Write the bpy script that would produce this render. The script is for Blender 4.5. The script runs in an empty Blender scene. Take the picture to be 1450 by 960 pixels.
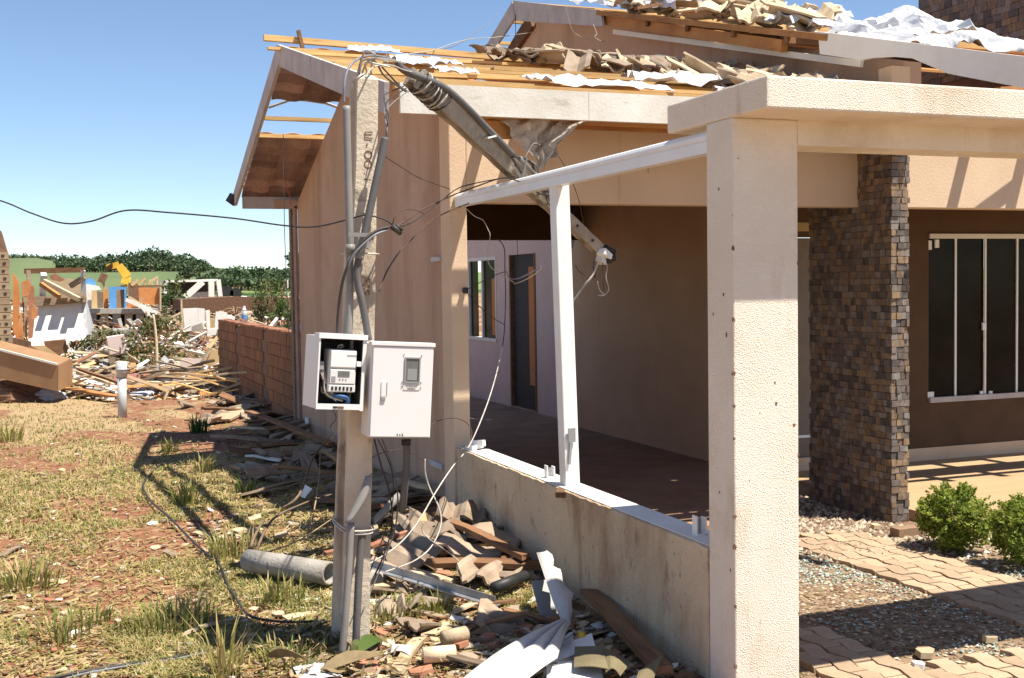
import bpy, math, random
import numpy as np
from mathutils import Vector, Matrix, noise
R = math.radians
sc = bpy.context.scene
col = sc.collection
rnd = random.Random(7)

# ------------------------------------------------------------------ camera
H = 1.65
CAM_R = np.array([[0.93306, -0.03056, 0.35843], [-0.35951, -0.03796, 0.93237], [-0.01489, -0.99881, -0.04640]])  # columns: right, down, forward
CAM_R[0] /= np.linalg.norm(CAM_R[0])
CAM_R[1] -= CAM_R[0]*CAM_R[0].dot(CAM_R[1]); CAM_R[1] /= np.linalg.norm(CAM_R[1])
CAM_R[2] = np.cross(CAM_R[0], CAM_R[1])
F = 1647.4
cam = bpy.data.cameras.new('camera'); cam.lens = 40.9; cam.sensor_width = 36; cam.clip_end = 6000; cam.clip_start = 0.05
co = bpy.data.objects.new('camera', cam); col.objects.link(co)
r_, d_, f_ = CAM_R[:, 0], CAM_R[:, 1], CAM_R[:, 2]
co.matrix_world = Matrix(((r_[0], -d_[0], -f_[0], 0), (r_[1], -d_[1], -f_[1], 0), (r_[2], -d_[2], -f_[2], H), (0, 0, 0, 1)))
sc.camera = co

# ------------------------------------------------------------------ sky, sun, exposure
SUN = Vector((-0.33, 0.333, -1.0)).normalized()
w = bpy.data.worlds.new('World'); sc.world = w; w.use_nodes = True
nt = w.node_tree; nt.nodes.clear()
sky = nt.nodes.new('ShaderNodeTexSky'); sky.sky_type = 'NISHITA'; sky.sun_disc = False
sky.sun_elevation = R(64.9); sky.sun_rotation = R(135); sky.altitude = 2200; sky.air_density = 1.0; sky.dust_density = 0.0; sky.ozone_density = 2.2
bg = nt.nodes.new('ShaderNodeBackground'); bg.inputs[1].default_value = 0.085
ow = nt.nodes.new('ShaderNodeOutputWorld')
nt.links.new(sky.outputs[0], bg.inputs[0]); nt.links.new(bg.outputs[0], ow.inputs[0])
sl = bpy.data.lights.new('sun', 'SUN'); sl.energy = 5.0; sl.angle = R(0.53); sl.color = (1.0, 0.94, 0.83)
so = bpy.data.objects.new('sun', sl); col.objects.link(so); so.rotation_euler = SUN.to_track_quat('-Z', 'Y').to_euler(); so.location = (20, -20, 60)
sc.view_settings.view_transform = 'Standard'; sc.view_settings.look = 'None'; sc.view_settings.exposure = 0.97; sc.view_settings.gamma = 1.0
sc.cycles.max_bounces = 8; sc.cycles.use_denoising = True


# ------------------------------------------------------------------ places: a sight line meets a real plane
def ray(px, py):
    return CAM_R @ np.array([px-725.0, py-480.0, F])
def at(px, py, y):
    r = ray(px, py); t = y/r[1]; return Vector((r[0]*t, y, H+r[2]*t))
def gp(px, py, z=0.0):
    r = ray(px, py); t = (z-H)/r[2]; return Vector((r[0]*t, r[1]*t, z))

# ------------------------------------------------------------------ materials
def NN(nt, t, **k):
    n = nt.nodes.new(t)
    for a, b in k.items(): setattr(n, a, b)
    return n
def noise_fac(nt, co_, scale, detail=4, rough=0.55, lo=0.35, hi=0.65, mapping=None):
    n = NN(nt, 'ShaderNodeTexNoise'); n.inputs['Scale'].default_value = scale; n.inputs['Detail'].default_value = detail; n.inputs['Roughness'].default_value = rough
    src = co_
    if mapping:
        m = NN(nt, 'ShaderNodeMapping'); m.inputs['Scale'].default_value = mapping; nt.links.new(co_, m.inputs[0]); src = m.outputs[0]
    nt.links.new(src, n.inputs['Vector'])
    r = NN(nt, 'ShaderNodeMapRange'); r.inputs[1].default_value = lo; r.inputs[2].default_value = hi; nt.links.new(n.outputs[0], r.inputs[0])
    return r.outputs[0], n.outputs[0]
def mat(name, c, c2=None, scale=6, rough=0.8, bump=0.0, bscale=60, layers=(), metal=0.0, mapping=None, spec=0.3, trans=0.0, objvar=0.0, lo=0.35, hi=0.65, bmap=None, pits=0.0, sub=0.0):
    """c mixed to c2 by noise, then extra (colour, scale, lo, hi, mapping) layers of wear, then a fine relief"""
    m = bpy.data.materials.new(name); m.use_nodes = True
    nt = m.node_tree; b = nt.nodes['Principled BSDF']
    tc = NN(nt, 'ShaderNodeTexCoord').outputs['Object']
    cur = None
    def mixc(fac, a, bcol):
        x = NN(nt, 'ShaderNodeMix', data_type='RGBA'); nt.links.new(fac, x.inputs[0])
        if isinstance(a, tuple): x.inputs[6].default_value = (*a, 1)
        else: nt.links.new(a, x.inputs[6])
        x.inputs[7].default_value = (*bcol, 1); return x.outputs[2]
    cur = c
    if c2:
        f, _ = noise_fac(nt, tc, scale, 6, 0.6, lo, hi, mapping); cur = mixc(f, cur, c2)
    for (lc, ls, llo, lhi, lm) in layers:
        f, _ = noise_fac(nt, tc, ls, 8, 0.65, llo, lhi, lm); cur = mixc(f, cur, lc)
    if objvar:
        oi = NN(nt, 'ShaderNodeObjectInfo'); hs = NN(nt, 'ShaderNodeHueSaturation')
        mr = NN(nt, 'ShaderNodeMapRange'); mr.inputs[3].default_value = 1-objvar; mr.inputs[4].default_value = 1+objvar
        nt.links.new(oi.outputs['Random'], mr.inputs[0]); nt.links.new(mr.outputs[0], hs.inputs['Value'])
        if isinstance(cur, tuple): hs.inputs['Color'].default_value = (*cur, 1)
        else: nt.links.new(cur, hs.inputs['Color'])
        cur = hs.outputs[0]
    if isinstance(cur, tuple): b.inputs['Base Color'].default_value = (*cur, 1)
    else: nt.links.new(cur, b.inputs['Base Color'])
    b.inputs['Roughness'].default_value = rough; b.inputs['Metallic'].default_value = metal
    b.inputs['Specular IOR Level'].default_value = spec
    if trans: b.inputs['Transmission Weight'].default_value = trans
    if bump:
        _, n = noise_fac(nt, tc, bscale, 5, 0.6, mapping=bmap)
        bp = NN(nt, 'ShaderNodeBump'); bp.inputs['Strength'].default_value = 1.0; bp.inputs['Distance'].default_value = bump
        h = n
        if pits:
            v = NN(nt, 'ShaderNodeTexVoronoi'); v.inputs['Scale'].default_value = pits; nt.links.new(tc, v.inputs['Vector'])
            ad = NN(nt, 'ShaderNodeMath', operation='ADD'); nt.links.new(n, ad.inputs[0]); nt.links.new(v.outputs['Distance'], ad.inputs[1]); h = ad.outputs[0]
        nt.links.new(h, bp.inputs['Height']); nt.links.new(bp.outputs[0], b.inputs['Normal'])
    return m
def leafmat(name, c, c2, scale=3, tl=0.35):
    m = mat(name, c, c2, scale, rough=0.55, lo=0.4, hi=0.6)
    nt = m.node_tree; b = nt.nodes['Principled BSDF']; out = nt.nodes['Material Output']
    t = NN(nt, 'ShaderNodeBsdfTranslucent'); mx = NN(nt, 'ShaderNodeMixShader'); mx.inputs[0].default_value = tl
    nt.links.new(b.inputs['Base Color'].links[0].from_socket, t.inputs[0])
    nt.links.new(b.outputs[0], mx.inputs[1]); nt.links.new(t.outputs[0], mx.inputs[2]); nt.links.new(mx.outputs[0], out.inputs[0])
    return m

V3 = (1, 1, 0.12)   # streaks that run down a wall
M = {}
M['gate'] = mat('gate_stucco', (.87, .785, .655), (.81, .715, .585), 3, .9, .0034, 170, [((.47, .35, .23), 2.0, .60, .85, (1, 1, .4)), ((.50, .38, .26), 7, .62, .82, V3), ((.14, .085, .05), 22, .69, .72, (1, 1, .7)), ((.10, .06, .04), 55, .70, .73, (1, 1, .5)), ((.58, .44, .30), 1.1, .52, .75, None)], pits=230)
M['lowwall'] = mat('low_wall_stucco', (.70, .555, .385), (.64, .50, .34), 2.5, .9, .006, 90, [((.38, .235, .14), 1.2, .50, .66, (1, 1.2, .55)), ((.22, .12, .07), 7, .58, .74, (1, 1, .6)), ((.30, .18, .11), 6, .58, .80, V3), ((.10, .05, .03), 50, .62, .72, (1, 1, .35)), ((.08, .045, .03), 24, .70, .75, (1, 1, .6))], pits=140)
M['peach'] = mat('peach_stucco', (.52, .355, .25), (.465, .31, .215), 1.8, .9, .003, 80, [((.33, .19, .125), 2, .52, .8, V3), ((.58, .43, .33), 1.1, .58, .85, None), ((.15, .08, .05), 22, .725, .77, None), ((.22, .13, .09), 11, .66, .8, (1, 1, .2))])
M['cream'] = mat('cream_stucco', (.67, .505, .35), (.61, .45, .31), 2.2, .9, .003, 90, [((.34, .24, .16), 4, .62, .85, V3), ((.16, .10, .06), 34, .76, .82, None)])
M['brownwall'] = mat('dark_brown_stucco', (.105, .058, .031), (.085, .047, .025), 3, .85, .003, 80, [((.27, .16, .09), 9, .70, .9, None)])
M['innerwall'] = mat('inner_tan_stucco', (.70, .50, .33), (.62, .43, .28), 1.6, .9, .003, 70, [((.2, .12, .08), 5, .62, .85, V3)])
M['pinkwall'] = mat('pale_pink_plaster', (.66, .52, .47), (.60, .47, .42), 2, .9, .002, 60, [((.3, .2, .16), 6, .66, .9, V3)])
M['white'] = mat('white_paint', (.76, .73, .67), (.70, .66, .59), 4, .6, .001, 60, [((.34, .28, .21), 6, .62, .85, None)])
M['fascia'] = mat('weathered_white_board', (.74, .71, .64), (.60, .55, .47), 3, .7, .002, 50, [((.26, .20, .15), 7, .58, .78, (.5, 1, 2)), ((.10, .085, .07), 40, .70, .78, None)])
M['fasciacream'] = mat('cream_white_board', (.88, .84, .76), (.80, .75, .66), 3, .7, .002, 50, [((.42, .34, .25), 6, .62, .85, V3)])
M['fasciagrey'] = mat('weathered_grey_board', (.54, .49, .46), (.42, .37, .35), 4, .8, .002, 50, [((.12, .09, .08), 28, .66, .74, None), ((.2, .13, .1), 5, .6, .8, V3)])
M['alu'] = mat('white_powder_aluminium', (.80, .79, .77), (.74, .73, .70), 6, .38, .0, 60, [((.38, .33, .28), 30, .70, .82, None)], spec=.5)
WG = (1, 14, 14)
M['batten'] = mat('new_pine', (.70, .46, .20), (.58, .35, .13), 3, .75, .001, 60, [((.30, .15, .05), 3, .58, .8, WG)], mapping=WG, objvar=.32)
M['orangewood'] = mat('orange_rafter_wood', (.46, .225, .075), (.34, .15, .05), 3, .75, .001, 50, [((.17, .08, .03), 2, .56, .8, (10, 1, 10))], objvar=.15)
M['oldwood'] = mat('weathered_plank', (.30, .225, .155), (.19, .135, .09), 4, .9, .003, 50, [((.09, .06, .04), 6, .56, .74, (1, 6, 6))], objvar=.35, mapping=(1, 7, 7))
M['brownwood'] = mat('brown_plank', (.24, .125, .06), (.15, .075, .037), 4, .85, .003, 50, [((.06, .035, .02), 5, .58, .76, (1, 6, 6))], objvar=.3, mapping=(1, 7, 7))
M['palewood'] = mat('pale_plank', (.56, .44, .29), (.43, .32, .19), 4, .85, .002, 50, [((.2, .13, .07), 5, .60, .8, (1, 6, 6))], objvar=.25, mapping=(1, 7, 7))
M['ply'] = mat('plywood', (.54, .39, .20), (.46, .31, .15), 3, .75, .001, 40, [((.26, .16, .08), 5, .62, .85, (1, 4, 4))], objvar=.15)
M['wardrobe'] = mat('brown_laminate', (.33, .19, .095), (.28, .155, .075), 3, .6, .0, 40, [((.45, .33, .22), 8, .68, .85, None)])
M['concrete'] = mat('pole_concrete', (.60, .52, .405), (.47, .40, .31), 5, .9, .005, 60, [((.19, .14, .10), 3, .50, .72, (1.5, 1.5, .3)), ((.10, .075, .055), 9, .60, .76, None), ((.06, .045, .035), 55, .66, .74, None)])
M['concreteold'] = mat('dirty_pole_concrete', (.40, .345, .275), (.27, .225, .175), 5, .9, .006, 50, [((.13, .10, .08), 4, .48, .68, None), ((.55, .48, .38), 7, .62, .72, None), ((.05, .04, .03), 40, .64, .72, None)])
M['roughconc'] = mat('rough_cement', (.36, .33, .29), (.27, .245, .21), 9, .95, .006, 60, [((.11, .095, .08), 22, .58, .74, None)], objvar=.1)
M['fibro'] = mat('fibre_cement', (.34, .26, .19), (.25, .185, .13), 6, .9, .003, 70, [((.16, .11, .08), 9, .56, .78, None)], objvar=.25)
M['soffit'] = mat('brown_tile_underside', (.36, .235, .19), (.26, .165, .13), 8, .85, .002, 60, [((.52, .42, .36), 14, .62, .8, (1, 3, 1)), ((.14, .08, .06), 6, .6, .8, None)], objvar=.38)
M['roofmix'] = mat('pale_roof_tile', (.58, .46, .31), (.44, .33, .21), 7, .85, .003, 60, [((.17, .12, .08), 10, .56, .78, None)], objvar=.28)
M['brick'] = mat('hollow_clay_brick', (.31, .155, .082), (.25, .12, .062), 9, .9, .002, 80, [((.17, .08, .045), 6, .58, .8, V3)], objvar=.16)
M['mortar'] = mat('old_mortar', (.23, .14, .09), (.17, .10, .065), 8, .95, .004, 60)
M['palebrick'] = mat('sand_brick', (.40, .29, .18), (.33, .235, .145), 9, .9, .004, 60, [((.17, .11, .07), 12, .58, .78, None)], objvar=.16)
M['conduit'] = mat('grey_pvc_conduit', (.25, .235, .22), (.20, .19, .175), 6, .5, .0, 40, [((.16, .14, .12), 9, .6, .8, None)])
M['conduitdark'] = mat('dark_conduit', (.125, .12, .118), (.095, .09, .088), 6, .55, 0.0, 40, [((.24, .21, .18), 14, .64, .8, None)])
M['cable'] = mat('black_cable', (.035, .031, .03), (.05, .043, .04), 20, .55)
M['greycable'] = mat('grey_cable', (.22, .23, .26), (.15, .15, .16), 20, .5)
M['cream_cable'] = mat('cream_cable', (.52, .48, .42), (.36, .32, .27), 20, .5)
M['browncable'] = mat('brown_cable', (.10, .062, .045), (.06, .04, .03), 20, .6)
M['redcable'] = mat('red_cable', (.42, .06, .035), None, 20, .5)
M['metal'] = mat('galvanised_strip', (.44, .44, .45), (.30, .295, .29), 9, .42, .001, 40, [((.2, .13, .09), 12, .62, .8, None)], metal=.6)
M['boxwhite'] = mat('meter_box_paint', (.74, .73, .715), (.71, .70, .685), 3, .42, .0, 40, [((.45, .38, .31), 9, .72, .9, V3)], spec=.5)
M['meterwhite'] = mat('meter_plastic', (.66, .655, .63), (.60, .59, .56), 12, .45)
M['darkin'] = mat('dark_interior', (.030, .028, .027), (.045, .04, .037), 14, .7)  # near-black that paints the shade inside openings, holes and boxes
M['lcd'] = mat('meter_lcd', (.16, .165, .155), (.12, .125, .12), 30, .25)
M['greyplastic'] = mat('grey_plastic', (.26, .26, .26), None, 9, .5)
M['wireblue'] = mat('blue_wire', (.03, .09, .22), None, 9, .5)
M['blue'] = mat('blue_tank_plastic', (.02, .20, .50), (.03, .25, .55), 9, .4)
M['bluedoor'] = mat('blue_painted_door', (.12, .33, .66), (.09, .27, .55), 5, .6, .0, 40, [((.4, .42, .45), 9, .68, .82, None)])
M['orange'] = mat('orange_painted_wall', (.60, .25, .085), (.48, .185, .06), 1.5, .85, .004, 40, [((.42, .30, .22), 2.5, .55, .72, None), ((.16, .09, .06), 4, .60, .74, None)], objvar=.1)
M['clay'] = mat('red_clay_tile', (.36, .17, .10), (.28, .12, .068), 9, .9, .002, 60, [((.22, .1, .06), 9, .58, .8, None)], objvar=.2)
M['yellow'] = mat('machine_yellow', (.72, .44, .05), (.62, .37, .04), 3, .5)
M['plastic'] = mat('white_plastic_sheet', (.60, .60, .61), (.47, .47, .49), 4, .35, .006, 14, [((.46, .42, .38), 5, .62, .85, None)], spec=.5)
M['foil'] = mat('clear_dirty_film', (.62, .58, .53), (.38, .34, .30), 6, .28, .02, 16, spec=.7)
_b = M['foil'].node_tree.nodes['Principled BSDF']; _b.inputs['Alpha'].default_value = .62
M['paper'] = mat('white_paper', (.78, .77, .75), (.66, .64, .60), 5, .7, .002, 20)
M['cardboard'] = mat('olive_cardboard', (.19, .155, .085), (.15, .12, .065), 5, .85, .002, 24)
M['sheetmetal'] = mat('white_sheet_metal', (.56, .53, .49), (.46, .42, .38), 5, .45, .0, 20, [((.36, .29, .23), 9, .64, .84, None)], spec=.5)
M['black'] = mat('black_plastic', (.02, .02, .022), (.035, .034, .033), 9, .5)
M['cloth'] = mat('faded_cloth', (.50, .50, .54), (.34, .35, .40), 4, .9, .01, 12, objvar=.2)
M['pinkplastic'] = mat('pink_crate_plastic', (.58, .27, .22), None, 9, .6)
M['stone'] = None
M['paver'] = mat('paver_concrete', (.41, .295, .195), (.335, .235, .15), 9, .9, .003, 90, [((.22, .14, .09), 10, .56, .78, None), ((.45, .33, .23), 5, .6, .8, None)], objvar=.16)
M['curb'] = mat('garden_curb', (.30, .19, .115), (.22, .14, .09), 9, .9, .004, 50)
M['deck'] = mat('wood_look_floor', (.45, .315, .18), (.39, .27, .15), 2, .5, .001, 40, [((.36, .22, .11), 2, .56, .78, (1.2, 12, 1))], mapping=(1, 9, 1))
M['carfloor'] = mat('dusty_floor', (.38, .24, .145), (.27, .165, .10), 3, .8, .003, 30, [((.36, .27, .20), 6, .62, .8, None)])
M['pebble'] = mat('pale_pebbles', (.53, .455, .34), (.38, .30, .21), 11, .8, objvar=.2)
M['pebbledark'] = mat('brown_pebbles', (.25, .17, .11), (.18, .12, .08), 11, .8)
M['glassbits'] = mat('teal_glass_bits', (.30, .43, .385), (.19, .29, .26), 20, .45, spec=.3)
M['pane'] = mat('dark_window_glass', (.014, .011, .009), (.022, .018, .014), 3, .10, spec=.05)
M['steelgrey'] = mat('grey_painted_steel', (.52, .52, .53), (.42, .42, .42), 8, .6)
M['rust'] = mat('rusty_brown', (.20, .11, .065), (.12, .065, .04), 12, .9, .003, 50, objvar=.2)
M['greenplastic'] = leafmat('bright_green_leaf', (.30, .58, .04), (.36, .62, .06))
M['doorgrey'] = mat('grey_brown_door', (.20, .165, .13), (.165, .135, .105), 5, .6)
M['bottle'] = mat('clear_bottle', (.72, .74, .78), (.62, .64, .70), 9, .15, spec=.7)

def stone_mat():
    m = bpy.data.materials.new('slate_mosaic'); m.use_nodes = True; nt = m.node_tree; b = nt.nodes['Principled BSDF']
    oi = NN(nt, 'ShaderNodeObjectInfo'); at_ = NN(nt, 'ShaderNodeAttribute', attribute_name='tone')
    ad = NN(nt, 'ShaderNodeMath', operation='ADD'); fr = NN(nt, 'ShaderNodeMath', operation='FRACT')
    nt.links.new(oi.outputs['Random'], ad.inputs[0]); nt.links.new(at_.outputs['Fac'], ad.inputs[1]); nt.links.new(ad.outputs[0], fr.inputs[0])
    cr = NN(nt, 'ShaderNodeValToRGB'); e = cr.color_ramp; e.interpolation = 'CONSTANT'
    cols = [(0.146, 0.112, 0.09), (0.249, 0.176, 0.116), (0.202, 0.159, 0.129), (0.103, 0.086, 0.077), (0.249, 0.215, 0.189), (0.284, 0.194, 0.112), (0.163, 0.133, 0.116), (0.211, 0.142, 0.09)]
    e.elements[0].color = (*cols[0], 1); e.elements[1].position = 1/8; e.elements[1].color = (*cols[1], 1)
    for i in range(2, 8):
        x = e.elements.new(i/8); x.color = (*cols[i], 1)
    nt.links.new(fr.outputs[0], cr.inputs[0])
    tc = NN(nt, 'ShaderNodeTexCoord').outputs['Object']
    f, n = noise_fac(nt, tc, 28, 6, .65, .42, .72, (1, 1, .5))
    mx = NN(nt, 'ShaderNodeMix', data_type='RGBA', blend_type='MULTIPLY'); nt.links.new(f, mx.inputs[0]); nt.links.new(cr.outputs[0], mx.inputs[6]); mx.inputs[7].default_value = (.55, .5, .46, 1)
    nt.links.new(mx.outputs[2], b.inputs['Base Color']); b.inputs['Roughness'].default_value = .7
    bp = NN(nt, 'ShaderNodeBump'); bp.inputs['Distance'].default_value = .006; nt.links.new(n, bp.inputs['Height']); nt.links.new(bp.outputs[0], b.inputs['Normal'])
    return m
M['stone'] = stone_mat()

# ------------------------------------------------------------------ mesh builder
class MB:
    def __init__(s): s.v = []; s.f = []; s.m = []
    def add(s, vs, fs, mi=0):
        o = len(s.v); s.v += [tuple(v) for v in vs]; s.f += [tuple(i+o for i in f) for f in fs]; s.m += [mi]*len(fs); return s
    def box(s, a, b, mi=0):
        x0, y0, z0 = a; x1, y1, z1 = b
        return s.add([(x0, y0, z0), (x1, y0, z0), (x1, y1, z0), (x0, y1, z0), (x0, y0, z1), (x1, y0, z1), (x1, y1, z1), (x0, y1, z1)],
                     [(0, 3, 2, 1), (4, 5, 6, 7), (0, 1, 5, 4), (1, 2, 6, 5), (2, 3, 7, 6), (3, 0, 4, 7)], mi)
    def beam(s, p, q, wd, ht, up=(0, 0, 1), mi=0, taper=1.0, jag=0.0):
        p, q = Vector(p), Vector(q); d = (q-p).normalized(); u = Vector(up)
        sd = d.cross(u)
        if sd.length < 1e-4: sd = d.cross(Vector((1, 0, 0)))
        sd.normalize(); u = sd.cross(d).normalized()
        vs = []
        for k, (c, t) in enumerate(((p, 1.0), (q, taper))):
            for a, b in ((-1, -1), (1, -1), (1, 1), (-1, 1)):
                vs.append(c+sd*(a*wd/2*t)+u*(b*ht/2*t)+d*(rnd.uniform(-jag, jag) if jag else 0))
        return s.add(vs, [(0, 1, 2, 3), (7, 6, 5, 4), (0, 4, 5, 1), (1, 5, 6, 2), (2, 6, 7, 3), (3, 7, 4, 0)], mi)
    def prism(s, poly, axis, a, b, mi=0):
        """poly: 2D points of the plane across axis ('x': (y,z), 'y': (x,z), 'z': (x,y))"""
        def P(u, v, t): return {'x': (t, u, v), 'y': (u, t, v), 'z': (u, v, t)}[axis]
        n = len(poly)
        vs = [P(u, v, a) for u, v in poly]+[P(u, v, b) for u, v in poly]
        fs = [tuple(range(n)), tuple(range(2*n-1, n-1, -1))]+[(i, i+n, (i+1) % n+n, (i+1) % n) for i in range(n)]
        return s.add(vs, fs, mi)
    def tube(s, pts, r, n=8, mi=0, cap=True, r2=None):
        pts = [Vector(p) for p in pts]; o = len(s.v); k = len(pts); prev = None
        for i, p in enumerate(pts):
            d = (pts[min(i+1, k-1)]-pts[max(i-1, 0)]).normalized()
            if prev is None:
                a = d.orthogonal().normalized()
            else:
                a = (prev-d*prev.dot(d))
                a = a.normalized() if a.length > 1e-5 else d.orthogonal().normalized()
            prev = a; b = d.cross(a)
            rr = r if r2 is None else r+(r2-r)*i/max(1, k-1)
            for j in range(n):
                t = 2*math.pi*j/n; s.v.append(tuple(p+a*(rr*math.cos(t))+b*(rr*math.sin(t))))
        for i in range(k-1):
            for j in range(n):
                s.f.append((o+i*n+j, o+i*n+(j+1) % n, o+(i+1)*n+(j+1) % n, o+(i+1)*n+j)); s.m.append(mi)
        if cap:
            s.f.append(tuple(o+j for j in reversed(range(n)))); s.f.append(tuple(o+(k-1)*n+j for j in range(n))); s.m += [mi, mi]
        return s
    def sheet(s, fn, nu, nv, th=0.004, mi=0):
        """a sheet of real thickness from fn(u,v)->Vector"""
        P = [[Vector(fn(i/nu, j/nv)) for j in range(nv+1)] for i in range(nu+1)]
        top, bot = [], []
        for i in range(nu+1):
            for j in range(nv+1):
                du = P[min(i+1, nu)][j]-P[max(i-1, 0)][j]; dv = P[i][min(j+1, nv)]-P[i][max(j-1, 0)]
                n = du.cross(dv); n = n.normalized() if n.length > 1e-9 else Vector((0, 0, 1))
                top.append(P[i][j]+n*th/2); bot.append(P[i][j]-n*th/2)
        N = len(top); W = nv+1; fs = []
        for i in range(nu):
            for j in range(nv):
                a, b, c, d = i*W+j, (i+1)*W+j, (i+1)*W+j+1, i*W+j+1
                fs += [(a, b, c, d), (N+d, N+c, N+b, N+a)]
        for j in range(nv):
            fs += [(j, j+1, N+j+1, N+j), (nu*W+j+1, nu*W+j, N+nu*W+j, N+nu*W+j+1)]
        for i in range(nu):
            fs += [((i+1)*W, i*W, N+i*W, N+(i+1)*W), (i*W+nv, (i+1)*W+nv, N+(i+1)*W+nv, N+i*W+nv)]
        return s.add(top+bot, fs, mi)
    def mesh(s, name, mats, smooth=False):
        me = bpy.data.meshes.new(name); me.from_pydata(s.v, [], s.f)
        mats = mats if isinstance(mats, (list, tuple)) else [mats]
        for m in mats: me.materials.append(M[m] if isinstance(m, str) else m)
        if len(mats) > 1: me.polygons.foreach_set('material_index', s.m)
        if smooth: me.polygons.foreach_set('use_smooth', [True]*len(s.f))
        me.update(); return me
    def build(s, name, mats, parent=None, smooth=False, bevel=0):
        o = bpy.data.objects.new(name, s.mesh(name, mats, smooth)); col.objects.link(o)
        if parent is not None:
            o.parent = parent
            o.location = -parent.location if parent.parent is None and parent.type == 'EMPTY' else (0, 0, 0)
        if bevel:
            b = o.modifiers.new('edge', 'BEVEL'); b.width = bevel; b.segments = 2; b.limit_method = 'ANGLE'
        return o
def tag(o, label, cat=None, group=None, kind=None):
    if label: o['label'] = label
    if cat: o['category'] = cat
    if group: o['group'] = group
    if kind or cat: o['kind'] = kind or 'thing'
    return o
def thing(name, label, cat, loc=(0, 0, 0), group=None):
    o = bpy.data.objects.new(name, None); col.objects.link(o); o.location = loc; o.empty_display_size = .1
    return tag(o, label, cat, group)
def struct(o): o['kind'] = 'structure'; return o
def stuff(o): o['kind'] = 'stuff'; return o
def place(name, me, loc, rot=(0, 0, 0), scale=(1, 1, 1), parent=None):
    o = bpy.data.objects.new(name, me); col.objects.link(o)
    if parent is not None:
        o.parent = parent; loc = Vector(loc)-Vector(parent.location)
    o.location = loc; o.rotation_euler = rot; o.scale = scale; return o
def spline(pts, n=6):
    P = [Vector(p) for p in pts]; out = []
    for i in range(len(P)-1):
        p0, p1, p2, p3 = P[max(i-1, 0)], P[i], P[i+1], P[min(i+2, len(P)-1)]
        for k in range(n):
            t = k/n; out.append(.5*((2*p1)+(p2-p0)*t+(2*p0-5*p1+4*p2-p3)*t*t+(3*p1-p0-3*p2+p3)*t**3))
    out.append(P[-1]); return out
def text(body, size, mtx, matn, parent=None, name='lettering', ext=.0008):
    c = bpy.data.curves.new(name, 'FONT'); c.body = body; c.size = size; c.extrude = ext; c.align_x = 'CENTER'; c.align_y = 'CENTER'
    tmp = bpy.data.objects.new(name, c); me = bpy.data.meshes.new_from_object(tmp); bpy.data.objects.remove(tmp)
    me.materials.clear(); me.materials.append(M[matn]); o = bpy.data.objects.new(name, me); col.objects.link(o)
    if parent is not None:
        o.parent = parent; mtx = Matrix.Translation(-Vector(parent.location)) @ mtx if parent.parent is None and parent.type == 'EMPTY' else mtx
    o.matrix_local = mtx; return o
def fbm(x, y, z=0, o=4): return noise.fractal(Vector((x, y, z)), 1.0, 2.0, o)

# ================================================================== GROUND, HILLS
def hz(x, y):
    """height of the bare ground"""
    z = 0.0
    if x < 2.75:
        z += 0.03*fbm(x*.8, y*.8, 3)+.012*fbm(x*4, y*4, 9)
        if 5.2 < y < 19:
            e = min(1, (y-5.2)/1.6)*min(1, (19-y)/3)
            z += .10*e*math.exp(-((2.45-x)/.55)**2) if x < 2.45 else .10*e
    elif y < 20: z = -.22
    if y > 30 and y < 110:
        z += .25*fbm(x*.12, y*.12, 5)*min(1, (y-30)/15)
    if y > 20 and x < 3.2 and x > 1.0: z *= min(1, max(0, 1))
    return z
def axis(parts):
    out = [parts[0][0]]
    for a, b, n in parts:
        out += [a+(b-a)*i/n for i in range(1, n+1)]
    return out
xs = axis([(-700, -60, 16), (-60, -8, 14), (-8, -1, 14), (-1, 2.74, 62), (2.74, 2.76, 1), (2.76, 14, 8), (14, 60, 14), (60, 900, 18)])
ys = axis([(-60, 2.5, 10), (2.5, 11, 110), (11, 24, 90), (24, 60, 50), (60, 160, 26), (160, 2600, 20)])
gv = [(x, y, hz(x, y)) for y in ys for x in xs]; W_ = len(xs)
gf = [(j*W_+i, j*W_+i+1, (j+1)*W_+i+1, (j+1)*W_+i) for j in range(len(ys)-1) for i in range(W_-1)]
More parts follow.
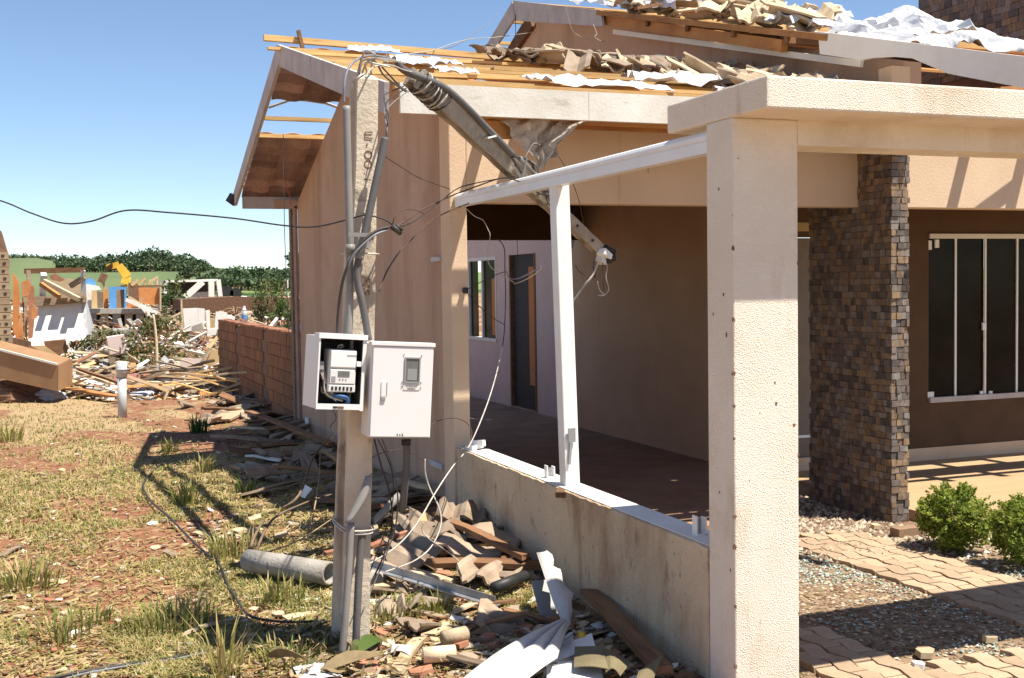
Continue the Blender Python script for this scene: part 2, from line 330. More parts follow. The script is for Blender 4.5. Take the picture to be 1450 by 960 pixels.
def ground_mat():
    m = mat('red_soil_ground', (.225, .092, .048), (.17, .068, .036), 3, .95, .012, 26)
    nt = m.node_tree; b = nt.nodes['Principled BSDF']; tc = NN(nt, 'ShaderNodeTexCoord').outputs['Object']
    cur = b.inputs['Base Color'].links[0].from_socket
    def over(cur, fac, c):
        x = NN(nt, 'ShaderNodeMix', data_type='RGBA'); nt.links.new(fac, x.inputs[0]); nt.links.new(cur, x.inputs[6]); x.inputs[7].default_value = (*c, 1); return x.outputs[2]
    at_ = NN(nt, 'ShaderNodeAttribute', attribute_name='bare'); nn = NN(nt, 'ShaderNodeTexNoise'); nn.inputs['Scale'].default_value = 5; nn.inputs['Detail'].default_value = 7; nt.links.new(tc, nn.inputs['Vector'])
    ad = NN(nt, 'ShaderNodeMath', operation='ADD'); nt.links.new(at_.outputs['Fac'], ad.inputs[0]); nt.links.new(nn.outputs[0], ad.inputs[1])
    mr = NN(nt, 'ShaderNodeMapRange'); mr.inputs[1].default_value = .78; mr.inputs[2].default_value = 1.12; mr.inputs[3].default_value = .92; mr.inputs[4].default_value = 0; nt.links.new(ad.outputs[0], mr.inputs[0])
    cur = over(cur, mr.outputs[0], (.335, .235, .125))       # dry thatch over the soil
    f, _ = noise_fac(nt, tc, 14, 6, .7, .50, .70); cur = over(cur, f, (.36, .26, .145))
    f, _ = noise_fac(nt, tc, 33, 5, .7, .60, .72); cur = over(cur, f, (.44, .35, .24))
    f, _ = noise_fac(nt, tc, 21, 5, .7, .60, .75); cur = over(cur, f, (.10, .045, .025))
    f, _ = noise_fac(nt, tc, .05, 5, .6, .55, .66); cur = over(cur, f, (.20, .17, .06))
    nt.links.new(cur, b.inputs['Base Color']); return m
M['ground'] = ground_mat()
me = bpy.data.meshes.new('ground'); me.from_pydata(gv, [], gf); me.materials.append(M['ground'])
def soilmask(x, y):
    return fbm(x*.9+3, y*.6, 1.5, 3)+.05-.42*math.exp(-((x-.35)/.75)**2-((y-7.1)/1.1)**2)-.25*math.exp(-((x-.25)/.5)**2-((y-5.2)/.5)**2)+.12*math.exp(-((y-11)/2.5)**2)
ba = me.attributes.new('bare', 'FLOAT', 'POINT'); ba.data.foreach_set('value', [max(0, min(1, .45-1.7*soilmask(x, y))) for x, y, z in gv])
me.polygons.foreach_set('use_smooth', [True]*len(gf))
ground = bpy.data.objects.new('ground', me); col.objects.link(ground); struct(ground)

# rolling farmland behind the town: a sheet that rises out of the ground far off
def crop(name, c, c2, sc_, mp=None): return mat(name, c, c2, sc_, .9, .15, .8, mapping=mp)
M['soy'] = crop('green_crop_field', (.125, .158, .062), (.085, .118, .05), .035, (1, .2, 1))
M['straw'] = crop('straw_field', (.40, .31, .15), (.32, .25, .11), .03)
M['darksoy'] = crop('dark_green_crop', (.05, .10, .036), (.04, .08, .03), .06)
M['grassfield'] = crop('light_green_field', (.17, .24, .07), (.12, .18, .055), .04)
def ridge_top(s):       # s: px across the picture's left part, height of the field crest above the eye line in px at 500 m
    return 40+8*math.sin(s*.011)
HX = [i*6.0 for i in range(-60, 76)]
HY = [140, 160, 180, 205, 235, 270, 310, 350, 390, 430, 470, 520, 580, 650, 740, 850, 1000]
def hill_z(x, y):
    t = min(1, max(0, (y-150)/330))
    ang = x/max(y, 1)*1647+88
    crest = (14.8-3.2*min(1, max(0, (ang-60)/40))) if ang < 250 else 11.6-4.6*min(1, (ang-250)/110)
    z = -1.0+crest*(t*t*(3-2*t))*(y/480)+.8*fbm(x*.01, y*.01, 2)
    return z
hv = [(x, y, hill_z(x, y)) for y in HY for x in HX]; W2 = len(HX); hf = []; hm = []
for j in range(len(HY)-1):
    for i in range(W2-1):
        hf.append((j*W2+i, j*W2+i+1, (j+1)*W2+i+1, (j+1)*W2+i))
        y, x = HY[j], HX[i]; ang = x/y*1647+88
        hm.append(0 if ang < 300 else (1 if y < 190 else (2 if y < 270 else 3)))
me = bpy.data.meshes.new('hill'); me.from_pydata(hv, [], hf)
for k in ('soy', 'straw', 'darksoy', 'grassfield'): me.materials.append(M[k])
me.polygons.foreach_set('material_index', hm); me.polygons.foreach_set('use_smooth', [True]*len(hf))
hill = bpy.data.objects.new('hill', me); col.objects.link(hill); struct(hill)

# ================================================================== leaf clouds
M['leaf_far'] = leafmat('far_wood_foliage', (.062, .095, .042), (.085, .125, .05), .25, .2)  # foliage colour lightened to imitate distance haze
M['leaf_far2'] = leafmat('far_wood_foliage_dark', (.042, .068, .033), (.06, .09, .038), .25, .2)  # darker foliage tone, lightened for haze as well
M['leaf_olive'] = leafmat('olive_foliage', (.115, .125, .038), (.075, .095, .028), 3, .3)
M['leaf_green'] = leafmat('mid_green_foliage', (.085, .135, .03), (.055, .10, .024), 3, .3)
M['leaf_dry'] = leafmat('dry_leaf', (.34, .26, .135), (.22, .155, .08), 6, .3)
M['leaf_box'] = leafmat('boxwood_leaf', (.24, .285, .04), (.145, .20, .03), 9, .38)
M['leaf_box2'] = leafmat('boxwood_light_leaf', (.30, .35, .060), (.22, .28, .04), 9, .42)
M['bark'] = mat('bark', (.20, .135, .09), (.13, .088, .06), 14, .9, .004, 50)
M['twig'] = mat('pale_twig', (.42, .30, .18), (.27, .185, .115), 14, .9)
M['straw_b'] = leafmat('dry_grass', (.50, .385, .185), (.40, .29, .13), 5, .3)
M['green_b'] = leafmat('green_grass', (.21, .225, .065), (.15, .18, .05), 5, .34)
M['yell_b'] = leafmat('yellow_green_grass', (.36, .34, .10), (.28, .275, .075), 5, .38)
def leafcloud(b, centre, rad, n, size, mats=(0,), gen=rnd, shell=.45, asp=.55, flat=.0):
    """n leaf-sized quads through an ellipsoid; mats: slot indices"""
    cx, cy, cz = centre; rx, ry, rz = rad
    for _ in range(n):
        while True:
            a, bb, c = gen.uniform(-1, 1), gen.uniform(-1, 1), gen.uniform(-1, 1); q = a*a+bb*bb+c*c
            if q <= 1 and (q > shell*shell or gen.random() < .25): break
        p = Vector((cx+a*rx, cy+bb*ry, cz+c*rz))
        d = Vector((gen.gauss(0, 1)+a*.8, gen.gauss(0, 1)+bb*.8, gen.gauss(0, 1)*(1-flat)+.5)).normalized()
        u = d.orthogonal().normalized(); u = Matrix.Rotation(gen.uniform(0, 6.28), 3, d) @ u; v = d.cross(u)
        s = size*gen.uniform(.6, 1.3); t = s*asp
        b.add([p-u*s, p-v*t, p+u*s, p+v*t], [(0, 1, 2, 3)], gen.choice(mats))

# ---- the far woods
def wood(name, spots, lab):
    b = MB(); g = random.Random(len(spots))
    for (x, y, z, r, h, n, ms) in spots:
        k = 5
        for _ in range(k):
            leafcloud(b, (x+g.uniform(-.55, .55)*r, y+g.uniform(-.5, .5)*r, z+h*g.uniform(.35, .75)), (r*.62, r*.62, h*.36), n//k, .075*r+.30, ms, g, .2, .7)
        b.beam((x, y, z-1), (x, y, z+h*.6), .5, .5, (1, 0, 0), 2)
    o = b.build(name, ['leaf_far', 'leaf_far2', 'bark']); stuff(o); tag(o, lab, 'wood'); return o
g = random.Random(3); spots = []
def far(px, py_base, Y): r = ray(px, py_base); t = Y/r[1]; return (r[0]*t, Y, H+r[2]*t)
def along(x0, x1, step, base, top, Y, dY, n=110, ms=(0, 1, 1)):
    x = x0
    while x < x1:
        bp, tp = base(x), top(x)+g.uniform(-5, 4)
        Yk = Y+g.uniform(0, dY); a = far(x, bp, Yk); h = max(2.0, (bp-tp)/1647*Yk)
        spots.append((a[0], Yk, a[2]-.6, max(3.0, h*.55), h, n, ms)); x += step*g.uniform(.7, 1.3)
wood_top = lambda x: np.interp(x, [85, 95, 130, 160, 190, 205, 215, 240, 270, 285, 293], [362, 360, 362, 358, 358, 356, 350, 356, 362, 368, 374])
wood_bot = lambda x: np.interp(x, [85, 150, 293], [380, 381, 381])
along(86, 296, 2.4, lambda x: wood_bot(x), lambda x: wood_top(x)+2, 440, 40)
along(86, 292, 3.2, lambda x: wood_bot(x)+1, lambda x: .5*(wood_top(x)+wood_bot(x)), 415, 12, 90, (0, 0, 1))
wood('wood', spots, 'dark wood covering the low hill behind the green crop field'); spots = []
along(-30, 78, 3.4, lambda x: 368, lambda x: 361, 640, 40, 70, (0, 1))
wood('wood', spots, 'thin distant tree line on the skyline left of the dark wooded hill'); spots = []
along(292, 470, 2.9, lambda x: 398, lambda x: np.interp(x, [292, 330, 400, 430, 470], [384, 379, 380, 370, 352]), 300, 60, 100, (0, 0, 1))
along(296, 470, 4.2, lambda x: 402, lambda x: 391, 262, 22, 80, (0, 0, 0, 1))
wood('wood', spots, 'lower tree belt beside the house wall, right of the wooded hill'); spots = []

# ================================================================== THE HOUSE
XW = 2.45; FX = 5.755; FE = 8.08
house = thing('house', 'peach stuccoed house whose roof is stripped to bare battens and torn plastic', 'house', (4.2, 10, -.1))
def wingroof(y): return 2.82+.257*(y-6.6) if y <= 10.1 else 3.72-.36*(y-10.1)
def mainroof(y): return 5.30-.27*(14.1-y) if y <= 14.1 else 5.30-.36*(y-14.1)
b = MB(); b.prism([(7.66, -.3), (12.95, -.3), (12.95, 2.60), (10.1, 3.62), (7.66, 3.02)], 'x', XW, XW+.10)
b.build('side_wall', 'peach', house)
MB().box((2.43, 7.45, -.3), (2.552, 7.66, 2.93)).build('corner_pilaster', 'cream', house, bevel=.008)
MB().box((2.552, 7.45, 2.21), (5.86, 7.60, 2.96)).build('lintel', 'cream', house, bevel=.006)
MB().box((6.02, 7.45, 2.21), (11.5, 7.60, 2.80)).build('veranda_beam', 'cream', house, bevel=.006)
MB().box((2.552, 12.80, 2.18), (5.86, 12.95, 2.84)).build('rear_lintel', 'brownwall', house)
MB().box((5.88, 9.06, -.3), (6.02, 13.5, 2.93)).build('inner_wall', 'innerwall', house)
MB().box((5.88, 8.30, 2.32), (6.02, 9.06, 2.93)).build('inner_wall', 'innerwall', house)
b = MB(); b.prism([(8.2, 2.93), (19, 2.93), (19, mainroof(19)-.12), (14.1, 5.12), (7.07, mainroof(7.07)-.14), (7.07, 2.93)], 'x', 5.86, 6.02)
b.build('gable_wall', 'peach', house)
MB().box((FX-.02, 7.05, 3.05), (FX+.145, 7.2, 3.22)).build('gable_return', 'cream', house)
# rear wall beyond the carport, with its window and its door
b = MB(); X0, X1 = 6.03, 6.13
for (y0, y1, z0, z1) in ((13.5, 14.75, -.3, 2.93), (14.75, 15.75, 2.08, 2.93), (15.75, 16.30, -.3, 2.93), (16.30, 17.58, -.3, .84), (16.30, 17.58, 2.08, 2.93), (17.58, 19.2, -.3, 2.93)):
    b.box((X0, y0, z0), (X1, y1, z1))
b.build('rear_wall', 'pinkwall', house)
wn = MB()
for (a, c) in (((6.01, 16.30, .80), (6.10, 17.58, .85)), ((6.02, 16.30, 2.03), (6.09, 17.58, 2.08)), ((6.02, 16.30, .85), (6.09, 16.34, 2.03)), ((6.02, 17.54, .85), (6.09, 17.58, 2.03)), ((6.03, 16.93, .85), (6.08, 16.98, 2.03))): wn.box(a, c)
wnd = wn.build('window', 'white', house)
MB().box((6.06, 16.34, .85), (6.066, 16.93, 2.03)).build('pane', 'pane', wnd)
MB().box((6.055, 17.2, .85), (6.061, 17.54, 2.03)).build('pane', 'pane', wnd)
MB().box((6.035, 16.36, .9), (6.05, 16.52, 1.75)).build('curtain', 'orange', wnd)
dr = MB().box((6.07, 14.75, -.1), (6.11, 15.75, 2.08)).build('door', 'darkin', house)
b = MB(); b.box((6.02, 15.70, -.1), (6.075, 15.75, 2.08)); b.box((6.02, 14.75, -.1), (6.075, 14.80, 2.08)); b.build('door_frame', 'brownwood', dr)
MB().box((6.045, 14.85, .25), (6.06, 15.05, 1.9)).build('door_edge', 'orange', dr)
# ceilings
MB().box((2.552, 7.6, 2.86), (5.86, 12.8, 2.90)).build('ceiling', 'brownwood', house)
b = MB(); b.box((6.02, 7.9, 2.66), (11.5, 9.0, 2.70)); b.build('ceiling', 'brownwood', house)
MB().box((6.2, 9.3, 2.86), (11.5, 16, 2.9)).build('ceiling', 'brownwood', house)
# veranda back wall with the sliding window
YV = 9.0
zt = 2.08; zb = .475; xl, xr = 7.755, 9.6
b = MB()
for (x0, x1, z0, z1) in ((7.0, xl, -.2, 2.86), (xl, xr, zt, 2.86), (xl, xr, -.2, zb), (xr, 11.5, -.2, 2.86), (6.02, 6.05, -.2, 2.86), (6.05, 7.0, 2.05, 2.86)):
    b.box((x0, YV, z0), (x1, YV+.14, z1))
b.build('veranda_wall', 'brownwall', house)
MB().box((6.02, YV-.015, -.2), (11.5, YV-.002, .02)).build('skirting', 'innerwall', house)
d2 = MB().box((6.06, YV+.03, -.1), (6.99, YV+.07, 2.04)).build('side_door', 'doorgrey', house)
MB().box((6.06, YV+.015, .20), (6.99, YV+.028, .225)).build('door_rail', 'alu', d2)
MB().box((6.06, YV+.015, -.06), (6.99, YV+.028, -.035)).build('door_rail', 'alu', d2)
MB().box((6.06, YV-.006, 2.10), (7.0, YV-.002, 2.18)).build('door_plaque', 'straw', house)
fr = MB(); fr.box((xl, YV-.02, zt-.045), (xr, YV+.06, zt))
win = fr.build('sliding_window', 'white', house)
MB().box((xl, YV-.03, zb-.02), (xr, YV+.06, zb+.03)).build('window_sill', 'fasciagrey', win)
gx = [at(p, 450, YV).x for p in (1354, 1396, 1441)]+[9.55]
prev = xl
for k, x in enumerate(gx):
    MB().box((prev+.008, YV+.02+.012*(k % 2), zb+.03), (x, YV+.026+.012*(k % 2), zt-.045)).build('pane', 'pane', win)
    MB().box((x-.011, YV+.005, zb+.03), (x+.011, YV+.018, zt-.045)).build('stile', 'alu', win)
    prev = x
for (px, py, wd, ht) in ((1317, 347, .03, .09), (1327, 345, .035, .08), (1318, 559, .055, .06), (1390, 556, .03, .035), (1403, 556, .03, .035), (1394, 462, .035, .075)):
    p = at(px, py, YV-.0); MB().box((p.x-wd/2*1.4, YV-.004, p.z-ht/2), (p.x+wd/2*1.4, YV+.018, p.z+ht/2)).build('window_fitting', 'alu', win, bevel=.005)

# ---- wing roof: rake boards, eave fascia, rafters, battens
rf = bpy.data.objects.new('wing_roof', None); col.objects.link(rf); rf.parent = house; rf.location = -house.location
def sub(b, name, m, parent=rf, **k): return b.build(name, m, parent, **k)
XR = 1.77
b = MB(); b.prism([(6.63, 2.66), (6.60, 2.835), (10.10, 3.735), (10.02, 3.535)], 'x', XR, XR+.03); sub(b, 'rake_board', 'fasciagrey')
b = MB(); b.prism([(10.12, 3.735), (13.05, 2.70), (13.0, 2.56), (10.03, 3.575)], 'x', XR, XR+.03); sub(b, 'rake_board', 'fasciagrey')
b = MB()
for (x0, x1) in ((1.852, 3.05), (3.053, 4.35), (4.353, 5.55)):
    b = MB(); b.box((x0, 6.56, 2.655), (x1, 6.59, 2.83)); sub(b, 'fascia_board', 'fascia')
b = MB(); b.box((1.86, 13.0, 2.53), (5.8, 13.03, 2.66)); sub(b, 'fascia_board', 'fasciagrey')
b = MB(); b.box((2.2, 12.95, 2.54), (2.452, 13.0, 2.63)); sub(b, 'eave_return', 'peach')
for x in (2.05, 2.75, 3.45, 4.15, 4.85, 5.5):
    b = MB(); b.beam((x, 6.60, wingroof(6.6)-.095), (x, 10.08, wingroof(10.08)-.095), .055, .11, mi=0); x > 2.5 and b.beam((x, 10.12, wingroof(10.12)-.095), (x, 12.98, wingroof(12.98)-.095), .055, .11)
    sub(b, 'rafter', 'orangewood')
g = random.Random(12)
y = 6.68; k = 0
while y < 10.15:
    segs = [(1.85, 5.82)] if g.random() < .5 else [(1.85+g.uniform(-.02, .05), g.uniform(3.2, 4.6)), (None, 5.82)]
    if k == 9: segs = [(1.66, 4.9)]
    last = None
    for (a, c) in segs:
        a = last+g.uniform(.01, .05) if a is None else a
        b = MB(); z = wingroof(y)-.018
        b.beam((a, y+g.uniform(-.02, .02), z+g.uniform(-.006, .01)), (c, y+g.uniform(-.02, .02), z+g.uniform(-.008, .012)), .050, .024); sub(b, 'batten', 'batten'); last = c
    y += .36; k += 1
b = MB(); b.beam((1.66, 10.12, 3.79), (4.3, 10.16, 3.74), .05, .05); sub(b, 'ridge_batten', 'batten')
b = MB(); b.beam((1.98, 10.05, 3.70), (1.95, 10.08, 3.86), .03, .03, (1, 0, 0)); sub(b, 'ridge_peg', 'brownwood')
for yy in (11.28, 11.62):
    b = MB(); b.beam((1.84, yy, wingroof(yy)-.02), (5.7, yy, wingroof(yy)-.02), .05, .036); sub(b, 'batten', 'batten')
# tiles still hanging under the far slope, seen from below
def tile_course(yc, x0, x1, n):
    wv = []
    for i in range(n):
        a, c = x0+(x1-x0)*i/n, x0+(x1-x0)*(i+1)/n-.004
        def fn(u, v, a=a, c=c): 
            x = a+(c-a)*u; yv = yc+.165*v; return (x, yv, wingroof(yv)+.006+.010*math.sin(u*math.pi*2)+.06*(1-v))
        b = MB(); b.sheet(fn, 6, 1, .010); sub(b, 'roof_tile', 'soffit')
for i in range(5): tile_course(10.22+.15*i, 1.86, 2.66, 3)
for i in range(9): tile_course(11.74+.145*i, 1.86, 2.66, 3)
b = MB(); b.tube([(1.86, 11.16, 3.36), (2.1, 11.14, 3.45), (2.4, 11.13, 3.42), (2.6, 11.15, 3.36)], .014, 6); sub(b, 'bent_strip', 'metal')
b = MB(); b.beam((1.79, 13.0, 2.60), (1.72, 13.05, 2.66), .05, .10); sub(b, 'board_end', 'black')

# ---- main roof
mr = bpy.data.objects.new('main_roof', None); col.objects.link(mr); mr.parent = house; mr.location = -house.location
XM = 5.5
def yz(y, o): return (y, mainroof(y)+o)
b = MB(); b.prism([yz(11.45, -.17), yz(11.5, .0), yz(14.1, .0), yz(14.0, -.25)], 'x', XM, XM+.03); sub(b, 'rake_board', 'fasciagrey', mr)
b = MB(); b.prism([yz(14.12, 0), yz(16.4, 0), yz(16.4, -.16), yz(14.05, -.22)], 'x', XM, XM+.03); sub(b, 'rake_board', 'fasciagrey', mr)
b = MB(); b.prism([yz(5.2, -.20), yz(5.2, 0), yz(7.62, .02), yz(7.60, -.15), yz(7.1, -.155), yz(7.0, -.13), yz(6.75, -.10), yz(6.55, -.095), yz(6.2, -.165), yz(5.8, -.18)], 'x', XM, XM+.03); sub(b, 'rake_board', 'fasciacream', mr)
b = MB(); b.beam((XM+.03, 7.5, mainroof(7.5)-.02), (XM+.03, 11.6, mainroof(11.6)-.03), .07, .05); sub(b, 'rafter', 'orangewood', mr)
b = MB(); b.beam((XM+.09, 8.2, mainroof(8.2)-.13), (XM+.09, 11.7, mainroof(11.7)-.10), .06, .10); sub(b, 'rafter', 'orangewood', mr)
b = MB(); b.beam((XM+.16, 7.3, mainroof(7.3)-.19), (XM+.16, 11.5, mainroof(11.5)-.22), .03, .05); sub(b, 'soffit_strip', 'white', mr)
for yy in (8.1, 8.9, 9.7, 10.5):
    b = MB(); b.beam((XM+.03, yy, mainroof(yy)-.07), (6.1, yy+.02, mainroof(yy)-.07), .05, .07); sub(b, 'lookout', 'brownwood', mr)
for x in (7.0, 7.6, 8.2, 8.8, 9.4):
    b = MB(); b.beam((x, 6.85, mainroof(6.85)-.13), (x, 14.0, mainroof(14)-.13), .065, .15); sub(b, 'rafter', 'orangewood', mr)
for yy in (8.6, 9.4, 10.3, 11.2, 12.1, 13.0, 13.9, 14.5, 15.0, 15.5, 16.0):
    b = MB(); b.beam((XM+.03, yy, mainroof(yy)-.03), (9.4 if yy < 14 else 6.6, yy, mainroof(yy)-.03), .05, .04); sub(b, 'batten', 'batten', mr)
b = MB(); b.beam((6.0, 7.0, 2.90), (7.1, 7.02, 2.93), .05, .13); b.beam((7.2, 7.1, 2.92), (9.2, 7.1, 2.92), .05, .13); sub(b, 'tie_beam', 'orangewood', mr)
b = MB(); b.beam((6.3, 6.6, 2.98), (7.5, 6.9, 3.12), .05, .07); sub(b, 'brace', 'orangewood', mr)
b = MB(); b.prism([yz(14.3, -.02), yz(15.9, -.05), yz(15.9, -.2), yz(14.2, -.25)], 'x', 5.80, 5.86); sub(b, 'wall_plate', 'brownwood', mr)
for yy in (6.66, 6.855, 7.05, 7.245):  # boards added behind the fascia to put the lintel in shade
    b = MB(); b.box((2.34 if yy < 7 else 2.86+g.uniform(0, .2), yy, wingroof(yy)-.17), (5.8, yy+.192, wingroof(yy)-.155)); sub(b, 'lintel_shade_board', 'orangewood')

for k in range(7):
    yy = 7.62+.34*k; b = MB(); b.prism([(yy, mainroof(yy)-.235), (yy+.32, mainroof(yy+.32)-.235), (yy+.32, mainroof(yy+.32)-.215), (yy, mainroof(yy)-.215)], 'x', 6.03, 9.4); sub(b, 'roof_board', 'orangewood', mr)
b = MB(); b.beam((6.05, 7.45, 2.92), (9.3, 7.45, 2.95), .08, .16); sub(b, 'wall_plate', 'brownwood', mr)
b = MB(); b.beam((6.25, 6.95, 2.98), (7.6, 7.2, 3.17), .04, .06); sub(b, 'brace', 'batten', mr)
# ---- stone clad fin wall: every stone a piece
g = random.Random(5)
fin = thing('stone_pillar', 'tall fin wall clad in small brown slate mosaic at the veranda corner', 'pillar', (5.86, 7.6, -.2))
MB().box((FX, 7.08, -.3), (FX+.14, FE, 3.04)).build('core', 'mortar', fin)
def stone_piece(cx, cy, cz, dx, dy, dz):
    b = MB(); b.box((-dx/2, -dy/2, -dz/2), (dx/2, dy/2, dz/2))
    return b
rows = []; z = -.22
while z < 3.0:
    h = g.uniform(.046, .055); rows.append((z, h)); z += h
front, left = [], []
for (z, h) in rows:
    y = 7.082; 
    x = FX-.018
    while x < FX+.145:
        wd = min(g.choice((.045, .055, .075)), FX+.148-x)
        if wd > .02: front.append((x+wd/2, z+h/2, wd-.004, h-.004))
        x += wd
    y = 7.072+g.uniform(-.01, .0)
    while y < FE-.01:
        wd = min(g.uniform(.042, .075), FE-y)
        if wd > .02: left.append((y+wd/2, z+h/2, wd-.003, h-.003))
        y += wd
left.sort(key=lambda q: q[0])
def stone_jit(b, p, s):
    vs = []
    for sx in (-1, 1):
        for sy in (-1, 1):
            for sz in (-1, 1): vs.append((p[0]+sx*s[0]/2+g.uniform(-.0022, .0022), p[1]+sy*s[1]/2+g.uniform(-.0022, .0022), p[2]+sz*s[2]/2+g.uniform(-.0025, .0025)))
    b.add(vs, [(0, 1, 3, 2), (4, 6, 7, 5), (0, 4, 5, 1), (2, 3, 7, 6), (0, 2, 6, 4), (1, 5, 7, 3)])
for (x, z, wd, h) in front:
    b = MB(); dp = g.uniform(.022, .036); stone_jit(b, (x, 7.08-dp/2+.006, z), (wd, dp, h)); b.build('stone_tile', 'stone', fin)
nl = 298-len(front); rest = MB(); tones = []
for i, (y, z, wd, h) in enumerate(left):
    b = MB() if i < nl else rest; dp = g.uniform(.018, .032)
    stone_jit(b, (FX-dp/2+.006, y, z), (dp, wd, h))
    if i < nl: b.build('stone_tile', 'stone', fin)
    else: tones += [g.random()]*6
ro = rest.build('stone_cladding', 'stone', fin); stuff(ro)
a_ = ro.data.attributes.new('tone', 'FLOAT', 'FACE'); a_.data.foreach_set('value', tones)

tower = thing('stone_tower', 'dark stone clad water tower rising behind the roof at the right edge', 'tower', (9.3, 10.6, 3.5))
tx = at(1466, 20, 9.5).x; ty = 9.5
while 725+F*(lambda v: v[0]/v[2])(CAM_R.T @ np.array([tx, ty, 3.0])) > 1303: ty += .02
MB().box((tx, 9.5, 3.2), (tx+1.5, ty, 6.4)).build('core', 'mortar', tower)
rest = MB(); tones = []; z = 3.9
while z < 6.0:
    h = g.uniform(.07, .085); y = 9.48
    while y < ty-.01:
        wd = min(g.uniform(.08, .14), ty-y); dp = g.uniform(.02, .035)
        if wd > .02: stone_jit(rest, (tx-dp/2+.006, y+wd/2, z+h/2), (dp, wd-.003, h-.003)); tones += [g.random()]*6
        y += wd
    z += h
ro = rest.build('stone_cladding', 'stone', tower); stuff(ro)
a_ = ro.data.attributes.new('tone', 'FLOAT', 'FACE'); a_.data.foreach_set('value', tones)

# ---- gate portal
gate = thing('gate_portal', 'cream rough stuccoed gate portal with square column and flat slab on top', 'gate portal', (2.6, 4.05, -.2))
MB().box((2.45, 3.948, -.3), (2.752, 4.148, 2.290)).build('column', 'gate', gate, bevel=.007)
MB().box((2.752, 3.950, 2.190), (7.2, 4.146, 2.290)).build('lintel', 'gate', gate)
MB().box((2.448, 3.706, 2.290), (7.6, 4.47, 2.412)).build('slab', 'gate', gate, bevel=.008)
MB().box((6.9, 3.948, -.3), (7.2, 4.148, 2.190)).build('column', 'gate', gate, bevel=.007)
gc = random.Random(9)
for (x, z) in ((2.452, 1.78), (2.453, 1.50), (2.452, 1.29), (2.453, 1.16), (2.452, 1.03), (2.453, .72), (2.452, .60), (2.453, .36), (2.452, .12), (2.75, 1.72), (2.75, .95), (2.751, .30), (2.64, 1.245), (2.645, 1.16), (2.73, 1.07)):
    b = MB(); r = gc.uniform(.005, .011); b.prism([(x+r*gc.uniform(.5, 1)*math.cos(a), z+r*gc.uniform(.7, 1.6)*math.sin(a)) for a in (0, .9, 1.8, 2.9, 3.8, 5.0)], 'y', 3.9472, 3.956); b.build('chip', 'mortar', gate)
for (y, z) in ((4.02, 1.60), (4.10, 1.52), (4.0, 1.44), (4.06, .8), (3.98, .5), (4.05, 2.02)):
    b = MB(); r = gc.uniform(.004, .007); b.prism([(y+r*math.cos(a), z+1.5*r*gc.uniform(.7, 1.3)*math.sin(a)) for a in (0, 1.1, 2.2, 3.3, 4.4, 5.3)], 'x', 2.4488, 2.455); b.build('chip', 'mortar', gate)

# ---- low wall
g = random.Random(21)
wall = thing('low_wall', 'low stained tan stucco wall running from the house corner to the gate column', 'wall', (2.53, 5.8, -.2))
b = MB(); n = 60
vs = []
for i in range(n+1):
    y = 7.448-(7.448-4.15)*i/n; j = g.uniform(-.003, .003)
    vs += [(2.45, y, -.3), (2.45+j, y, .552+j), (2.462, y, .5555+j*.4), (2.61, y, .5555), (2.62, y, .55), (2.62, y, -.3)]
fs = [(i*6+k, i*6+k+1, (i+1)*6+k+1, (i+1)*6+k) for i in range(n) for k in range(5)]+[(0, 5, 4, 3, 2, 1), tuple(n*6+k for k in range(6))]
b.add(vs, fs); b.build('wall_body', 'lowwall', wall)
b = MB(); b.box((2.463, 4.152, .5570), (2.608, 7.44, .5612)); b.build('wall_cap', 'white', wall)

# ---- aluminium rail and leaning post on the low wall
fence = thing('railing_frame', 'white aluminium rail and leaning post standing on the low wall', 'railing', (2.53, 5.78, .56))
b = MB()
b.tube([(2.49, 3.99+.15, 2.24), (2.49, 7.47, 2.235)], .030, 12); b.box((2.462, 4.15, 2.175), (2.518, 7.44, 2.222))
b.build('top_rail', 'alu', fence)
b = MB(); b.beam((2.535, 5.75, .56), (2.515, 5.80, 2.19), .085, .085, (0, 1, 0)); b.build('post', 'alu', fence, bevel=.006)
b = MB(); p = (2.50, 5.704); b.box((2.508, 5.700, .80), (2.550, 5.706, .875)); b.beam((2.512, 5.70, .68), (2.524, 5.703, .80), .014, .006, (0, 1, 0)); b.build('latch_plate', 'greyplastic', fence)
b = MB(); b.beam((2.42, 5.62, .535), (2.47, 5.70, .545), .05, .03); b.build('broken_foot', 'brownwood', fence)
def bracket(y, lab, ln=.075):
    t = thing('rail_bracket', lab, 'bracket', (2.53, y, .561), 'brackets on the low wall')
    b = MB(); b.box((2.505, y-.02, .561), (2.512, y+.02, .561+ln)); b.box((2.512, y-.02, .561), (2.555, y+.02, .567)); b.box((2.548, y-.02, .561), (2.555, y+.02, .561+ln*.9)); b.build('channel', 'alu', t)
    b = MB(); b.tube([(2.53, y, .562), (2.53, y, .561+ln*.8)], .008, 6); b.build('bolt', 'metal', t)
bracket(6.02, 'sunlit upright metal bracket on the wall cap just behind the leaning post', .07)
bracket(4.36, 'shaded upright metal bracket on the low wall beside the gate column', .085)
b = MB(); b.beam((2.47, 7.25, .575), (2.56, 7.28, .59), .07, .03); b.beam((2.5, 7.30, .60), (2.56, 7.2, .61), .03, .04); tag(b.build('bracket_scrap', 'alu'), 'crumpled white bracket scrap at the pilaster end of the low wall', 'bracket')
MB().box((at(923, 235, 7.44).x-.025, 7.43, at(923, 235, 7.44).z-.05), (at(923, 235, 7.44).x+.025, 7.449, at(923, 235, 7.44).z+.05)).build('junction_cover', 'cream', house)
p = ray(619, 367); t = 2.43/p[0]; pp = Vector((2.43, p[1]*t, H+p[2]*t))
b = MB(); b.box((2.415, pp.y-.10, pp.z-.015), (2.449, pp.y+.10, pp.z+.015)); b.build('wall_anchor', 'steelgrey', house)
p = ray(752, 0)
